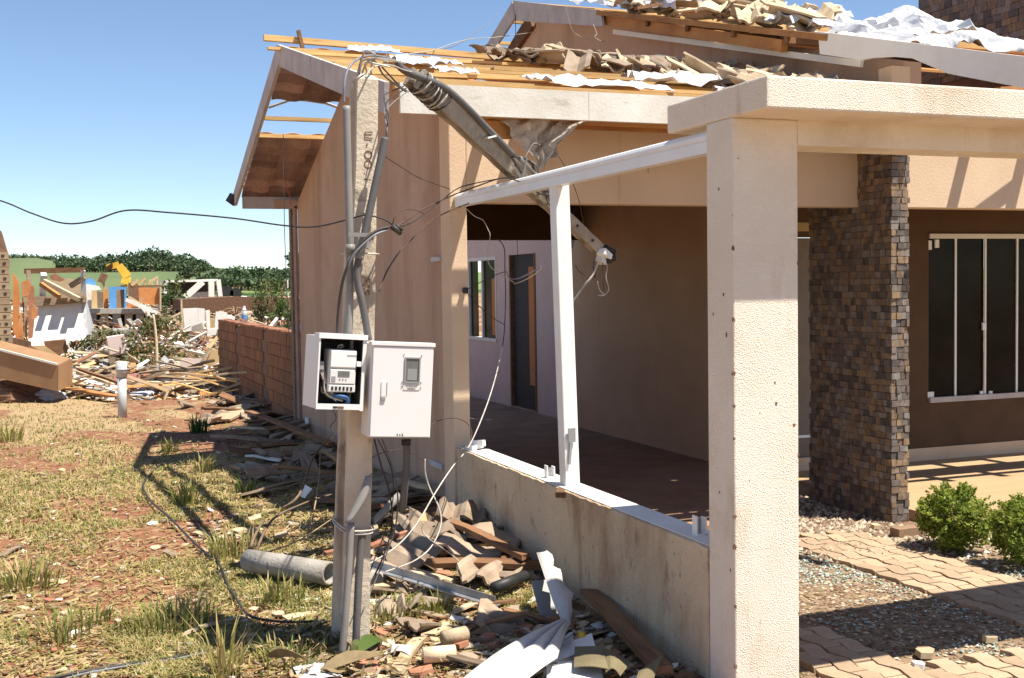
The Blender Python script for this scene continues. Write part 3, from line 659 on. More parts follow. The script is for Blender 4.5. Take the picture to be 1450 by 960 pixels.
b = MB(); b.box((2.435, 7.75, .36), (2.449, 8.05, .40)); b.build('wall_anchor', 'steelgrey', house)
MB().box((2.42, 12.95, -.1), (2.448, 13.10, 2.56)).build('wall_edge', 'soffit', house)
MB().box((2.40, 13.10, -.1), (2.44, 13.22, 2.56)).build('downpipe', 'oldwood', house)
MB().tube([(2.42, 12.5, .25), (2.42, 12.5, -.05)], .025, 8).build('drain_pipe', 'alu', house)

# floors
b = MB(); b.box((2.62, 7.3, -.3), (4.9, 20, -.115)); b.box((4.9, 8.3, -.3), (6.02, 20, -.115)); struct(b.build('carport_floor', 'carfloor'))
struct(MB().box((5.96, 6.72, -.3), (12, 9.0, -.10)).build('veranda_floor', 'deck'))
struct(MB().box((5.45, 6.62, -.3), (12, 6.72, -.115)).build('veranda_kerb', 'curb'))

# ================================================================== POLES, METER BOXES, CABLES
# ---- standing stump of the concrete pole
P0 = Vector((1.165, 5.205, -.25)); P1 = Vector((1.292, 5.165, 2.575)); PD = (P1-P0).normalized()
PX = Vector((1, 0, 0)); PX = (PX-PD*PX.dot(PD)).normalized(); PY = PD.cross(PX)
pole = thing('utility_pole', 'broken concrete utility pole still standing with grey conduits strapped to it', 'utility pole', (1.176, 5.17, 0))
def hsec(s, dw):      # I-shaped section, s: half width across the front, dw: half depth
    f, wb = dw*.42, s*.45
    return [(-s, -dw), (s, -dw), (s, -dw+f), (wb, -dw+f*1.5), (wb, dw-f*1.5), (s, dw-f), (s, dw), (-s, dw), (-s, dw-f), (-wb, dw-f*1.5), (-wb, -dw+f*1.5), (-s, -dw+f)]
def hpole(b, stations, px, py):
    rings = [[c+px*u+py*v for u, v in hsec(s, dw)] for (c, s, dw) in stations]
    vs = [v for r_ in rings for v in r_]; n = 12; fs = []
    for i in range(len(rings)-1):
        for k in range(n): fs.append((i*n+k, i*n+(k+1) % n, (i+1)*n+(k+1) % n, (i+1)*n+k))
    fs += [tuple(reversed(range(n))), tuple((len(rings)-1)*n+k for k in range(n))]
    b.add(vs, fs)
def lerp(a, b, t): return a+(b-a)*t
g = random.Random(8)
st = []
for i in range(25):
    t = i/24; c = P0.lerp(P1, t); c += PX*g.uniform(-.0018, .0018)
    st.append((c, lerp(.062, .047, t)*(1+g.uniform(-.02, .02)), lerp(.135, .075, t)))
st.append((P1+PD*.02, .034, .05)); st.append((P1+PD*.03-PX*.008, .016, .02))
b = MB(); hpole(b, st, PX, PY); b.build('shaft', 'concrete', pole, bevel=.006)
def poleface(h, u=0.0, off=.0):   # a point on the front face
    t = (h+.25)/(2.575+.25); return P0.lerp(P1, t)+PX*u-PY*(lerp(.135, .075, t)+off)
# cast lettering, read downwards
for (body, h, sz) in (('LI - OO . N', 2.22, .052), ('KZZ', 1.93, .056), ('25E - DRL', 1.58, .056), ('CO - 22', 1.22, .05)):
    m3 = Matrix((( -PD.x*-1, PX.x, -PY.x), (PD.y, PX.y, -PY.y), (PD.z, PX.z, -PY.z)))
    x_ax, y_ax = -PD, PX
    z_ax = x_ax.cross(y_ax)
    if z_ax.dot(-PY) < 0: y_ax = -y_ax; z_ax = x_ax.cross(y_ax)
    mt = Matrix(((x_ax.x, y_ax.x, z_ax.x), (x_ax.y, y_ax.y, z_ax.y), (x_ax.z, y_ax.z, z_ax.z))).to_4x4(); mt.translation = poleface(h, .004, .0012)
    text(body, sz, mt, 'rust', pole)
YP = 5.03
def pat(*pts, y=YP): return [at(p[0], p[1], p[2] if len(p) > 2 else y) for p in pts]
b = MB(); b.tube(spline(pat((490.5, 150), (491.5, 200), (493, 250), (495, 330), (496, 362)), 5), .0175, 10); b.build('conduit', 'conduit', pole, True)
b = MB(); b.tube(spline(pat((495, 353), (495.5, 420), (494, 478)), 5), .0165, 10); b.build('conduit', 'conduit', pole, True)
b = MB(); b.tube(spline(pat((545.5, 195, 5.0), (540, 222, 5.0), (530, 268, 5.0), (520, 315, 5.0), (514, 342, 5.0)), 6), .0175, 10); b.build('conduit', 'conduitdark', pole, True)
b = MB(); b.tube(spline(pat((516, 335, 4.99), (511, 352, 4.99), (508.5, 366, 4.99)), 4), .021, 10); b.build('conduit_socket', 'conduit', pole, True)
b = MB(); b.tube(spline(pat((509, 362, 5.0), (505, 385, 5.0), (508, 408, 5.0), (515, 440, 5.0), (522, 482, 5.0)), 5), .0165, 10); b.build('conduit', 'conduitdark', pole, True)
b = MB(); b.tube(pat((496, 358), (496, 346)), .0215, 10); b.build('conduit_socket', 'conduit', pole, True)
b = MB(); b.tube(spline(pat((497, 740, 5.0), (494, 800, 4.99), (490, 860, 4.98), (484, 932, 4.98)), 4), .0165, 10); b.build('conduit', 'conduit', pole, True)
b = MB(); b.tube(spline(pat((513, 752, 5.03), (509, 800, 5.02), (506, 860, 5.01), (503, 930, 5.01)), 4), .0175, 10); b.build('conduit', 'conduitdark', pole, True)
def strap(h, r1=.07, r2=.115):
    t = (h+.25)/(2.825); c = P0.lerp(P1, t); pts = []
    for i in range(25):
        a = 2*math.pi*i/24; ca, sa = math.cos(a), math.sin(a)
        pts.append(c+PX*(r1*math.copysign(abs(ca)**.6, ca))+PY*(r2*math.copysign(abs(sa)**.6, sa)))
    b = MB(); b.tube(pts, .0045, 5); return b.build('wire_strap', 'cream_cable', pole)
strap(1.80, .068, .145); strap(.56, .07, .185); strap(.575, .071, .188)
b = MB(); b.beam(at(493, 332, 4.97), at(530, 333, 4.97), .012, .018); b.build('clamp_bar', 'conduit', pole)
b = MB(); b.beam(at(520, 352, 5.02), at(528, 336, 5.04), .014, .01); b.build('clamp_bar', 'conduit', pole)
for k in range(4):     # bent reinforcing bars out of the broken head
    q = P1+PX*(-.03+.02*k); q2 = q+Vector((g.uniform(-.02, .05), -.03, g.uniform(.07, .13)))
    b = MB(); b.tube(spline([q-PD*.02, q+PD*.04, q2, q2+Vector((.04+.03*k, -.03, -.02))], 5), .0045, 5); b.build('bent_rebar', 'cream_cable', pole)
# conduit torn open near the foot
b = MB()
pa, pb = at(522, 672, 4.99), at(494, 738, 4.97)
def fn(u, v):
    a = -2.2+4.4*v*(1-.5*u); c = pa.lerp(pb, u); c.x += .015*math.sin(u*3); r = .014+.012*math.sin(u*2.6)
    return c+Vector((math.sin(a)*r, -math.cos(a)*r*.8, math.sin(a)*r*.4))
b.sheet(fn, 10, 8, .003); b.build('split_conduit', 'conduit', pole, True)
b = MB()
pa, pb = at(563, 704, 5.3), at(528, 738, 5.1)
def fn(u, v):
    a = -1.6+3.2*v; c = pa.lerp(pb, u); r = .024*(1-.35*u)
    return c+Vector((math.cos(a)*.3*r, -math.cos(a)*r, math.sin(a)*r))
b.sheet(fn, 8, 8, .003); tag(b.build('conduit_piece', 'conduit'), 'split grey conduit offcut hanging right of the pole foot', 'pipe')

# ---- fallen top of the pole, hung across the eave and the rail
Q0, Q1 = at(586, 108, 6.02), at(846, 352, 7.02); QD = (Q1-Q0).normalized()
QX = QD.cross(Vector((0, -1, 0))).normalized(); QX = QX if QX.z > 0 else -QX; QY = QD.cross(QX)
QY = QY if QY.y > 0 else -QY
fallen = thing('broken_pole', 'snapped top half of the concrete pole slanting down over the white rail', 'utility pole', tuple(Q1))
st = []
for i in range(29):
    t = i/28; st.append((Q0.lerp(Q1, t)+QX*g.uniform(-.003, .003), lerp(.054, .036, t)*(1+g.uniform(-.04, .04)), lerp(.055, .040, t)))
b = MB(); hpole(b, st, QX, QY); b.build('shaft', 'concreteold', fallen, bevel=.006)
def qat(t, u=0, v=0): return Q0.lerp(Q1, t)+QX*u+QY*v
b = MB(); b.tube(spline([at(563, 88, 5.9), at(575, 101, 5.92), qat(.10, .055, -.055), qat(.3, .05, -.06), qat(.43, .04, -.06)], 6), .020, 10); b.build('conduit', 'conduitdark', fallen, True)
b = MB(); b.tube(spline([qat(.45, .05, -.075), qat(.6, .035, -.08), qat(.72, .02, -.075)], 6), .016, 8); b.build('conduit', 'conduit', fallen, True)
for k in range(9):
    t0 = .02+.012*k; pts = []
    for i in range(14):
        a = 2*math.pi*i/13; pts.append(qat(t0+.008*math.sin(a*1+k), .072*math.cos(a), .075*math.sin(a)))
    b = MB(); b.tube(pts, .005, 5); b.build('binding_wire', 'cream_cable' if k % 2 else 'cable', fallen)
for k in range(7):
    t0, t1 = g.uniform(.40, .52), g.uniform(.6, .78)
    b = MB(); b.tube(spline([qat(t0, g.uniform(-.02, .07), -.075), qat(lerp(t0, t1, .4), g.uniform(-.05, .09), -.085), qat(lerp(t0, t1, .7), g.uniform(-.04, .07), -.08), qat(t1, g.uniform(-.03, .05), -.06)], 5), g.choice((.004, .006, .008)), 5)
    b.build('loose_cable', g.choice(('cable', 'conduitdark', 'greycable')), fallen)
b = MB(); b.beam(qat(.50, -.06, -.085), qat(.47, .08, -.085), .03, .012); b.build('clamp', 'conduit', fallen)
b = MB(); b.beam(qat(.30, .0, -.070), qat(.325, .045, -.070), .03, .010); b.build('torn_tape', 'meterwhite', fallen)
for t in (.83, .93):
    b = MB(); b.tube([qat(t, .0, -.055), qat(t, .0, -.05)], .010, 8); b.build('bolt_hole', 'darkin', fallen)
b = MB(); b.beam(qat(.985, -.02, -.06), qat(1.045, -.01, -.06), .07, .05, taper=.8); b.build('end_bracket', 'alu', fallen, bevel=.008)
b = MB(); b.tube([qat(1.03, -.04, -.05), qat(1.05, .01, -.08)], .034, 10, r2=.026); b.build('insulator', 'black', fallen, True)
b = MB(); b.tube([qat(1.015, .03, -.02), qat(1.055, .04, -.05)], .024, 10); b.build('insulator', 'black', fallen, True)
b = MB(); b.beam(qat(1.0, -.06, -.05), qat(1.03, -.06, -.05), .05, .04); b.build('end_bracket', 'meterwhite', fallen)
def dangle(pts, r, m, par=fallen, nm='dangling_wire'):
    b = MB(); b.tube(spline([at(p[0], p[1], p[2] if len(p) > 2 else 6.98) for p in pts], 5), r, 5); return b.build(nm, m, par)
dangle([(849, 366), (840, 388), (826, 406), (810, 428)], .0075, 'cream_cable')
dangle([(842, 368), (840, 378), (843, 388), (841, 396)], .004, 'browncable')
dangle([(856, 366), (860, 378), (858, 392), (862, 408), (858, 416), (850, 418)], .0035, 'cream_cable')
dangle([(846, 398), (849, 410), (856, 418), (847, 418)], .004, 'cream_cable')
dangle([(853, 370), (854, 390), (855, 412)], .003, 'browncable')
dangle([(815, 376), (820, 384), (827, 389), (835, 394), (842, 392)], .0035, 'browncable')
b = MB(); b.beam(at(798, 343, 7.02), at(812, 346, 7.0), .05, .05); b.build('end_bracket', 'conduitdark', fallen)

# ---- meter boxes
def boxframe(c, yaw, roll):
    return Matrix.Translation(c) @ Matrix.Rotation(R(yaw), 4, 'Z') @ Matrix.Rotation(R(roll), 4, 'Y')
def tb(b, mtx, a, c, mi=0):
    o = len(b.v); b.box(a, c, mi)
    for i in range(o, len(b.v)): b.v[i] = tuple(mtx @ Vector(b.v[i]))
    return b
def face(mtx, x, y, z):   # text frame on the box front
    return mtx @ Matrix.Translation((x, y, z)) @ Matrix.Rotation(R(90), 4, 'X')
Mo = boxframe(at(483, 528, 4.93), 5, 4.6)
ob = thing('open_meter_box', 'white meter box with its door gone and an electricity meter inside', 'meter box', tuple(at(483, 578, 4.98)))
wO, hO, dO = .105, .156, .20
b = MB()
for (a, c) in (((-wO, 0, -hO), (-wO+.006, dO, hO)), ((wO-.006, 0, -hO), (wO, dO, hO)), ((-wO+.006, .004, hO-.006), (wO-.006, dO, hO)), ((-wO+.006, .004, -hO), (wO-.006, dO, -hO+.006)), ((-wO+.006, dO-.008, -hO+.006), (wO-.006, dO, hO-.006))): tb(b, Mo, a, c)
b.build('casing', 'boxwhite', ob)
b = MB(); tb(b, Mo, (-wO+.0065, .02, -hO+.0065), (-wO+.009, dO-.009, hO-.0065)); tb(b, Mo, (wO-.009, .02, -hO+.0065), (wO-.0065, dO-.009, hO-.0065)); tb(b, Mo, (-wO+.0095, dO-.014, -hO+.0065), (wO-.0095, dO-.0095, hO-.0065)); tb(b, Mo, (-wO+.0095, .03, hO-.012), (wO-.0095, dO-.0145, hO-.0068)); b.build('inner_shade_lining', 'darkin', ob)  # near-black sheets paint the shade inside the white box
for nm, a, c in (('rim', (-wO-.004, -.012, hO-.010), (wO+.004, .06, hO+.012)), ('rim', (-wO, -.006, -hO-.002), (wO-.012, -.0002, -hO+.022)), ('rim', (wO-.014, -.006, -hO-.006), (wO+.002, -.0002, hO-.0105)), ('rim', (-wO-.001, -.006, -hO+.0225), (-wO+.006, -.0002, hO-.0105))):
    b = MB(); tb(b, Mo, a, c); b.build(nm, 'boxwhite', ob)
b = MB(); tb(b, Mo, (-.03, -.008, -hO+.004), (-.012, -.0062, -hO+.012)); b.build('slot', 'black', ob)
b = MB(); tb(b, Mo, (-.010, -.008, -hO+.002), (.018, -.0062, -hO+.012)); b.build('slot', 'rust', ob)
mm = b = MB(); tb(b, Mo, (-.052, .015, -.085), (.072, .10, .100)); mo = b.build('meter', 'meterwhite', ob, bevel=.006)
b = MB(); tb(b, Mo, (-.048, .004, .022), (.068, .0148, .097)); b.build('meter_cover', 'boxwhite', mo, bevel=.004)
b = MB(); tb(b, Mo, (-.046, .006, -.048), (.068, .0148, .014)); b.build('meter_face', 'meterwhite', mo, bevel=.003)
b = MB(); tb(b, Mo, (-.012, .004, -.016), (.040, .0058, .008)); b.build('display', 'lcd', mo)
b = MB(); tb(b, Mo, (-.040, .004, -.038), (-.022, .0058, -.016)); b.build('seal_port', 'greyplastic', mo)
for k in range(3):
    b = MB(); tb(b, Mo, (-.006+.014*k, .0045, -.032), (.0+.014*k, .0058, -.025)); b.build('button', 'greyplastic', mo)
b = MB(); tb(b, Mo, (-.050, .008, -.083), (.070, .0148, -.052)); b.build('terminal_cover', 'meterwhite', mo, bevel=.003)
for k in range(6):
    b = MB(); tb(b, Mo, (-.038+.017*k, .0055, -.076), (-.029+.017*k, .0078, -.060)); b.build('terminal', 'black', mo)
text('MEDIDOR', .010, face(Mo, .045, .0035, .075), 'greyplastic', ob)
b = MB(); b.tube([Mo @ Vector(q) for q in ((-.006, .05, .100), (-.01, .03, .115), (.006, .02, .122), (.012, .03, .112), (.0, .04, .106))], .003, 6); b.build('hanger_hook', 'metal', ob)
b = MB(); tb(b, Mo, (.068, -.002, .03), (.090, .012, .052)); b.build('paper_tag', 'paper', ob)
for k in range(12):
    x0 = g.uniform(-.092, -.06); z0 = g.uniform(-.03, .06)
    b = MB(); b.tube(spline([Mo @ Vector(q) for q in ((x0, .08, z0), (x0+g.uniform(-.01, .02), .04, z0-.04), (x0+.02+g.uniform(-.02, .04), .03, -.09), (g.uniform(-.02, .05), .04, -.10-.03*g.random()))], 4), .0038, 5)
    b.build('wire', g.choice(('cable', 'greycable', 'cable', 'cream_cable')), ob)
b = MB(); b.tube(spline([Mo @ Vector(q) for q in ((-.02, .03, -.10), (.01, .01, -.102), (.035, .008, -.108), (.042, .012, -.125), (.03, .02, -.14))], 5), .008, 8); b.build('wire', 'wireblue', ob, True)
b = MB(); tb(b, Mo, (-.088, .03, .01), (-.068, .06, .045)); b.build('terminal_block', 'greyplastic', ob)

Mc = boxframe(at(568, 554, 4.90), -3, 3.6)
cb = thing('meter_cabinet', 'closed white meter cabinet with a small glazed window and latch', 'meter box', tuple(at(568, 624, 4.98)))
wC, hC, dC = .138, .202, .20
b = MB(); tb(b, Mc, (-wC, .0, -hC), (wC, dC, hC)); b.build('casing', 'boxwhite', cb)
b = MB(); tb(b, Mc, (-wC-.004, -.014, hC-.006), (wC+.005, .05, hC+.012)); b.build('hood', 'boxwhite', cb, bevel=.003)
b = MB(); tb(b, Mc, (-wC+.006, -.010, -hC+.002), (wC-.002, -.0005, hC-.008)); dd = b.build('door', 'boxwhite', cb, bevel=.003)
b = MB()
for a, c in (((.008, -.016, .038), (.014, -.0102, .150)), ((.072, -.016, .038), (.078, -.0102, .150)), ((.014, -.016, .144), (.072, -.0102, .150)), ((.014, -.016, .038), (.072, -.0102, .044))): tb(b, Mc, a, c)
b.build('window_gasket', 'greyplastic', dd)
b = MB(); tb(b, Mc, (.014, -.0125, .044), (.072, -.0102, .144)); b.build('window_pane', 'lcd', dd)
b = MB(); tb(b, Mc, (.022, -.0137, .050), (.064, -.0127, .100)); b.build('meter_behind_pane', 'greyplastic', dd)
b = MB(); tb(b, Mc, (.006, -.0125, .008), (.078, -.0102, .033)); b.build('label_plate', 'paper', dd)
text('ATENCAO', .011, face(Mc, .042, -.0130, .025), 'greycable', cb); text('ENERGIA', .009, face(Mc, .042, -.0130, .014), 'greycable', cb)
for (x, z) in ((.004, .160), (.082, .158), (.000, .022), (.084, .018), (.0, .040), (.084, .040)):
    b = MB(); tb(b, Mc, (x-.002, -.0135, z-.002), (x+.002, -.0102, z+.002)); b.build('screw', 'rust', dd)
b = MB(); tb(b, Mc, (-.092, -.0145, -.025), (-.070, -.0102, .042)); lt = b.build('latch', 'boxwhite', dd, bevel=.003)
b = MB(); tb(b, Mc, (-.0915, -.0165, -.043), (-.0715, -.0102, -.0255)); b.build('lock', 'greyplastic', dd, bevel=.002)
b = MB(); tb(b, Mc, (-.067, -.0125, -.02), (-.065, -.0102, .040)); b.build('latch_gap', 'greyplastic', dd)
text('3 + E', .014, face(Mc, .0, -.0108, -hC+.012), 'black', cb)
b = MB(); b.tube(spline([at(575, 624, 5.0), at(576, 650, 5.02), at(573, 690, 5.05), at(570, 720, 5.1)], 5), .017, 10); b.build('outlet_pipe', 'conduitdark', cb, True)
b = MB(); b.tube([at(575, 622, 5.0), at(575, 630, 5.0)], .022, 10); b.build('pipe_collar', 'black', cb, True)

# ---- cables
def cable(label, m, r, pts, n=6, nm='cable', grp=None, cat='cable'):
    b = MB(); b.tube(spline([p if isinstance(p, Vector) else at(*p) for p in pts], n), r*.68, 6); return tag(b.build(nm, m, None, True), label, cat, grp)
cable('blue grey cable arching from the left conduit over to the fallen pole', 'greycable', .0085, [(487, 146, 5.03), (487.5, 120, 5.03), (492, 100, 5.05), (503, 86, 5.1), (520, 79, 5.3), (540, 80, 5.6), (556, 84, 5.8), (563, 88, 5.9)])
cable('long black service wire drooping across the sky to the pole', 'cable', .0055, [(-60, 272, 6.0), (0, 284, 5.9), (45, 302, 5.8), (90, 316, 5.7), (130, 313, 5.65), (178, 298, 5.6), (240, 301, 5.5), (330, 309, 5.4), (400, 319, 5.3), (445, 321, 5.2), (492, 311, 5.1), (515, 305, 5.0), (540, 309, 5.0), (556, 318, 5.0)], 8)
cable('thick looped cable hooked over the top of the standing pole', 'conduitdark', .007, [(509, 105, 5.05), (512, 88, 5.06), (521, 84, 5.08), (533, 89, 5.2), (545, 108, 5.4), (575, 130, 5.9)])
cable('pale looped wire between pole top and fallen pole', 'cream_cable', .006, [(517, 110, 5.06), (526, 97, 5.1), (540, 92, 5.3), (556, 93, 5.6), (572, 99, 5.85), (583, 102, 5.9)])
cable('dark bundle of wires drooping from pole top to conduit mouth', 'cable', .0055, [(575, 125, 5.9), (552, 140, 5.5), (546, 150, 5.2), (551, 165, 5.05), (548, 180, 5.0), (547, 196, 5.0)])
cable('thin grey wire drooping beside the right conduit mouth', 'greycable', .004, [(578, 129, 5.9), (556, 146, 5.5), (545, 160, 5.2), (548, 180, 5.0), (547, 196, 5.0)])
cable('thin dark wire curving from fallen pole to right conduit', 'cable', .004, [(572, 122, 5.85), (548, 132, 5.5), (544, 138, 5.2), (547, 162, 5.03), (549, 178, 5.0), (546, 196, 5.0)])
cable('black cable hanging straight from fallen pole head', 'cable', .006, [(541, 95, 5.5), (553, 108, 5.7), (566, 122, 5.85), (578, 130, 5.95)])
cable('thick black cable running down the pole left of the open box', 'cable', .0105, [(550, 322, 4.98), (535, 326, 4.97), (515, 340, 4.96), (502, 357, 4.96), (491, 380, 4.96), (484, 405, 4.97), (480, 432, 4.98), (478, 455, 4.99), (477, 478, 5.0)])
cable('grey cable beside the thick black one at the pole clamp', 'greycable', .007, [(548, 326, 4.98), (530, 333, 4.96), (512, 348, 4.95), (500, 362, 4.95), (492, 380, 4.96)])
cable('dark cable from the pole clamp up to the white rail end', 'browncable', .006, [(557, 323, 5.0), (575, 312, 5.2), (600, 296, 5.9), (640, 277, 6.9), (680, 262, 7.1), (712, 252, 6.5), (735, 257, 6.2)])
cable('second dark cable along the wires at the rail end', 'cable', .005, [(560, 322, 5.0), (585, 314, 5.4), (620, 288, 6.4), (650, 266, 7.1), (690, 256, 6.9), (728, 250, 6.3)])
cable('thin brown wire sagging over the brown wall above the clamp', 'browncable', .004, [(533, 214, 5.2), (560, 231, 5.5), (590, 250, 6.2), (615, 260, 6.8), (637, 268, 7.2)])
cable('brown wire arcing from rail end down across the brown wall', 'browncable', .0055, [(664, 288, 7.0), (640, 297, 6.6), (612, 312, 6.2), (590, 332, 5.8), (565, 358, 5.5), (548, 384, 5.3), (537, 412, 5.2)])
cable('thin arched wire above the black splice knot', 'browncable', .0035, [(556, 318, 5.0), (560, 305, 5.0), (572, 297, 5.1), (590, 298, 5.3), (600, 303, 5.6)])
b = MB(); b.tube([at(555, 320, 4.99), at(562, 326, 4.98), at(567, 331, 4.99)], .016, 8, r2=.010); b.tube([at(560, 318, 4.98), at(570, 326, 4.98)], .007, 6); tag(b.build('splice_knot', 'cable', None, True), 'black taped splice knot hanging in the wires right of the pole', 'cable splice')
cable('thin pair of wires hanging down from far roof corner over fields', 'greycable', .005, [(401, 190, 11), (402, 250, 11), (403, 330, 11), (406, 400, 11), (409, 470, 11)])
cable('red strip dangling under the far roof corner', 'redcable', .006, [(402, 240, 12.0), (404, 258, 12.0), (410, 276, 12.0), (411, 290, 12.0)])
cable('loose wire curling down inside the carport opening', 'cream_cable', .004, [(661, 296, 7.4), (672, 306, 7.3), (684, 312, 7.3), (691, 325, 7.3), (694, 335, 7.3), (690, 360, 7.3), (695, 378, 7.3), (715, 392, 7.3), (728, 400, 7.3)])
cable('dark wire hanging in front of the window to the wall cap', 'cable', .005, [(705, 338, 7.3), (714, 352, 7.3), (715, 385, 7.3), (716, 420, 7.3), (714, 470, 7.2), (710, 500, 7.1)])
cable('pale stripped wire falling from the window to the debris', 'cream_cable', .006, [(712, 490, 7.1), (700, 540, 6.9), (685, 585, 6.6), (664, 632, 6.3), (640, 662, 5.9), (615, 700, 5.7), (590, 742, 5.5), (560, 775, 5.4), (520, 800, 5.3)])
cable('blue white stripped wires by the leaning post', 'greycable', .0055, [(717, 384, 7.0), (722, 394, 6.9), (735, 394, 6.8), (752, 386, 6.5), (766, 378, 6.3)])
cable('thin twin wire hanging below blue white wires by the post', 'cream_cable', .004, [(728, 402, 6.9), (740, 398, 6.8), (755, 390, 6.5), (766, 381, 6.3)])
cable('dark crossed wire tied to the pilaster edge beside the window', 'cable', .004, [(659, 411, 7.43), (680, 400, 7.3), (700, 390, 7.3), (714, 385, 7.3)])
cable('dark wire running down from the pilaster knot to window sill', 'cable', .004, [(659, 411, 7.43), (675, 430, 7.3), (695, 448, 7.3), (715, 460, 7.3)])
b = MB(); b.tube([at(656, 411, 7.42), at(662, 411, 7.42)], .022, 8); tag(b.build('wire_knot', 'cable', None, True), 'black wire knot at the edge of the sunlit pilaster', 'cable splice')
cable('thin wire dangling inside the carport left of the post', 'cable', .003, [(732, 338, 8.0), (733, 360, 8.0), (731, 385, 8.0), (728, 400, 8.0)])
cable('thin wire looping from roof over the rail toward the fallen pole end', 'browncable', .0035, [(757, 205, 6.4), (770, 203, 6.4), (790, 220, 6.4), (808, 252, 6.5), (820, 285, 6.7), (830, 330, 6.9), (845, 350, 7.0)])
cable('thin cream wire looped under the torn film below the eave', 'cream_cable', .003, [(735, 240, 6.5), (748, 215, 6.5), (756, 203, 6.5), (765, 205, 6.5)])
cable('curled wire arching out from the pilaster foot', 'browncable', .0045, [(600, 612, 6.2), (620, 596, 6.5), (642, 592, 6.9), (660, 598, 7.0), (668, 612, 6.9), (663, 632, 6.6)])
cable('white tipped wire looping up out of the debris', 'cream_cable', .0058, [(602, 650, 5.9), (602, 668, 5.9), (608, 690, 5.9), (622, 720, 5.85), (624, 745, 5.8), (610, 775, 5.7), (585, 795, 5.6), (545, 810, 5.5)])
cable('cream wire crossing in a loop over the tile heap', 'cream_cable', .005, [(600, 740, 5.7), (598, 752, 5.7), (610, 765, 5.7), (635, 782, 5.8), (650, 795, 5.8)])
for k, (x0, x1, lab) in enumerate(((530, 556, 'dark cable hanging from cabinet bottom into the debris'), (541, 570, 'second dark cable below the cabinet nearer the outlet pipe'), (535, 562, 'thin dark cable twisting down below the meter cabinet'))):
    cable(lab, ('cable', 'conduitdark', 'cable')[k], .006-.001*k, [(x0, 622, 5.05), (x0+10+4*k, 660, 5.05), (x0+22, 700, 5.1), (x0+25-6*k, 745, 5.2), (x0+12-8*k, 790, 5.2), (x0-10-5*k, 835, 5.15), (x0-22-5*k, 865, 5.05)])
cable('thin dark wires tangled under the open meter box', 'browncable', .003, [(470, 578, 4.97), (476, 592, 4.95), (468, 604, 4.95), (474, 615, 4.95), (466, 622, 4.95)])
cable('thin wire spreading right from below the cabinet', 'browncable', .0035, [(520, 652, 5.1), (545, 640, 5.2), (575, 638, 5.4), (600, 652, 5.8)])
def gcable(label, m, r, pts, zoff=.02, **k):
    out = []
    for p in pts:
        q = gp(p[0], p[1], (p[2] if len(p) > 2 else zoff)); q.z += hz(q.x, q.y); out.append(q)
    return cable(label, m, r, out, 8, **k)
gcable('thick black cable lying on the grass at bottom left', 'cable', .012, [(60, 962), (115, 948), (180, 936), (240, 930), (300, 924), (340, 920), (372, 922)])
gcable('grey cable lying right beside the thick black one at bottom left', 'greycable', .008, [(70, 966), (120, 951), (185, 938), (240, 933), (292, 927)])
gcable('black cable curving on the ground left of the pole', 'cable', .010, [(300, 770), (320, 820), (335, 850), (352, 872), (380, 880), (420, 884), (460, 880)], .035)
gcable('second black cable bent on the ground at the pole foot', 'cable', .008, [(468, 882), (440, 895), (412, 908), (395, 905)], .035)
gcable('thick dark cable in a wide loop on the grass near the wall shadow', 'cable', .011, [(232, 650), (215, 668), (203, 690), (212, 712), (240, 738), (270, 765), (300, 790)], .03)
cable('pale wire loose on the skyline above the battens', 'cream_cable', .006, [(560, 78, 9.5), (610, 72, 10), (640, 62, 11), (668, 55, 12.5), (700, 53, 14), (760, 45, 14)])
cable('grey wire rising from the battens to the upper gable', 'greycable', .006, [(600, 75, 10), (640, 66, 11.5), (665, 52, 12.5), (690, 34, 13.5), (706, 18, 14)])
cable('thin dark wire hanging from the upper rake board', 'cable', .006, [(730, 20, 14.0), (730, 45, 14.0), (731, 72, 14.0)])
cable('cream curled wire end on the upper gable wall', 'cream_cable', .008, [(840, 35, 11.2), (845, 48, 11.2), (842, 52, 11.2), (850, 58, 11.2), (857, 58, 11.2)])
cable('thin cream wire drooping over the upper gable wall', 'cream_cable', .004, [(800, 5, 11.8), (806, 30, 11.8), (812, 45, 11.8), (825, 53, 11.8), (836, 57, 11.8)])

# ================================================================== BRICK BOUNDARY WALL
g = random.Random(31)
bw = thing('brick_wall', 'unplastered ribbed clay brick boundary wall behind the house', 'wall', (2.5, 15.5, 0))
MB().box((2.455, 13.0, -.3), (2.60, 20.4, 1.06)).build('mortar_core', 'mortar', bw)
def ribbed(L_, h):
    """hollow brick seen on its ribbed side, long axis along y, face towards -x"""
    n = 5; prof = []
    for i in range(n):
        y0 = -L_/2+L_*i/n; q = L_/n
        prof += [(0, y0+q*.12), (0, y0+q*.72), (.008, y0+q*.78), (.008, y0+q*1.04)]
    prof = [(0, -L_/2)]+prof[:-1]+[(.0, L_/2)]
    poly = prof+[(.05, L_/2), (.05, -L_/2)]
    b = MB(); b.prism(poly, 'z', -h/2, h/2); return b
bm_ = [ribbed(.285, .142).mesh('brick', 'brick'), ribbed(.275, .14).mesh('brick', 'brick'), ribbed(.14, .142).mesh('brick', 'brick')]
for r in range(8):
    z = -.09+.152*r; y = 13.02+(.145 if r % 2 else 0)
    while y < 20.2:
        if not any(abs(y+.14-c) < .17 for c in (15.4, 17.9)):
            place('brick', bm_[g.randrange(2)], (2.44+g.uniform(-.005, .004), y+.145, z+.07), (0, 0, g.uniform(-.01, .01)), parent=bw)
        y += .297
for c in (15.4, 17.9):
    b = MB(); b.box((2.452, c-.10, -.3), (2.6, c+.10, 1.09)); b.build('pier', 'mortar', bw)
b = MB()
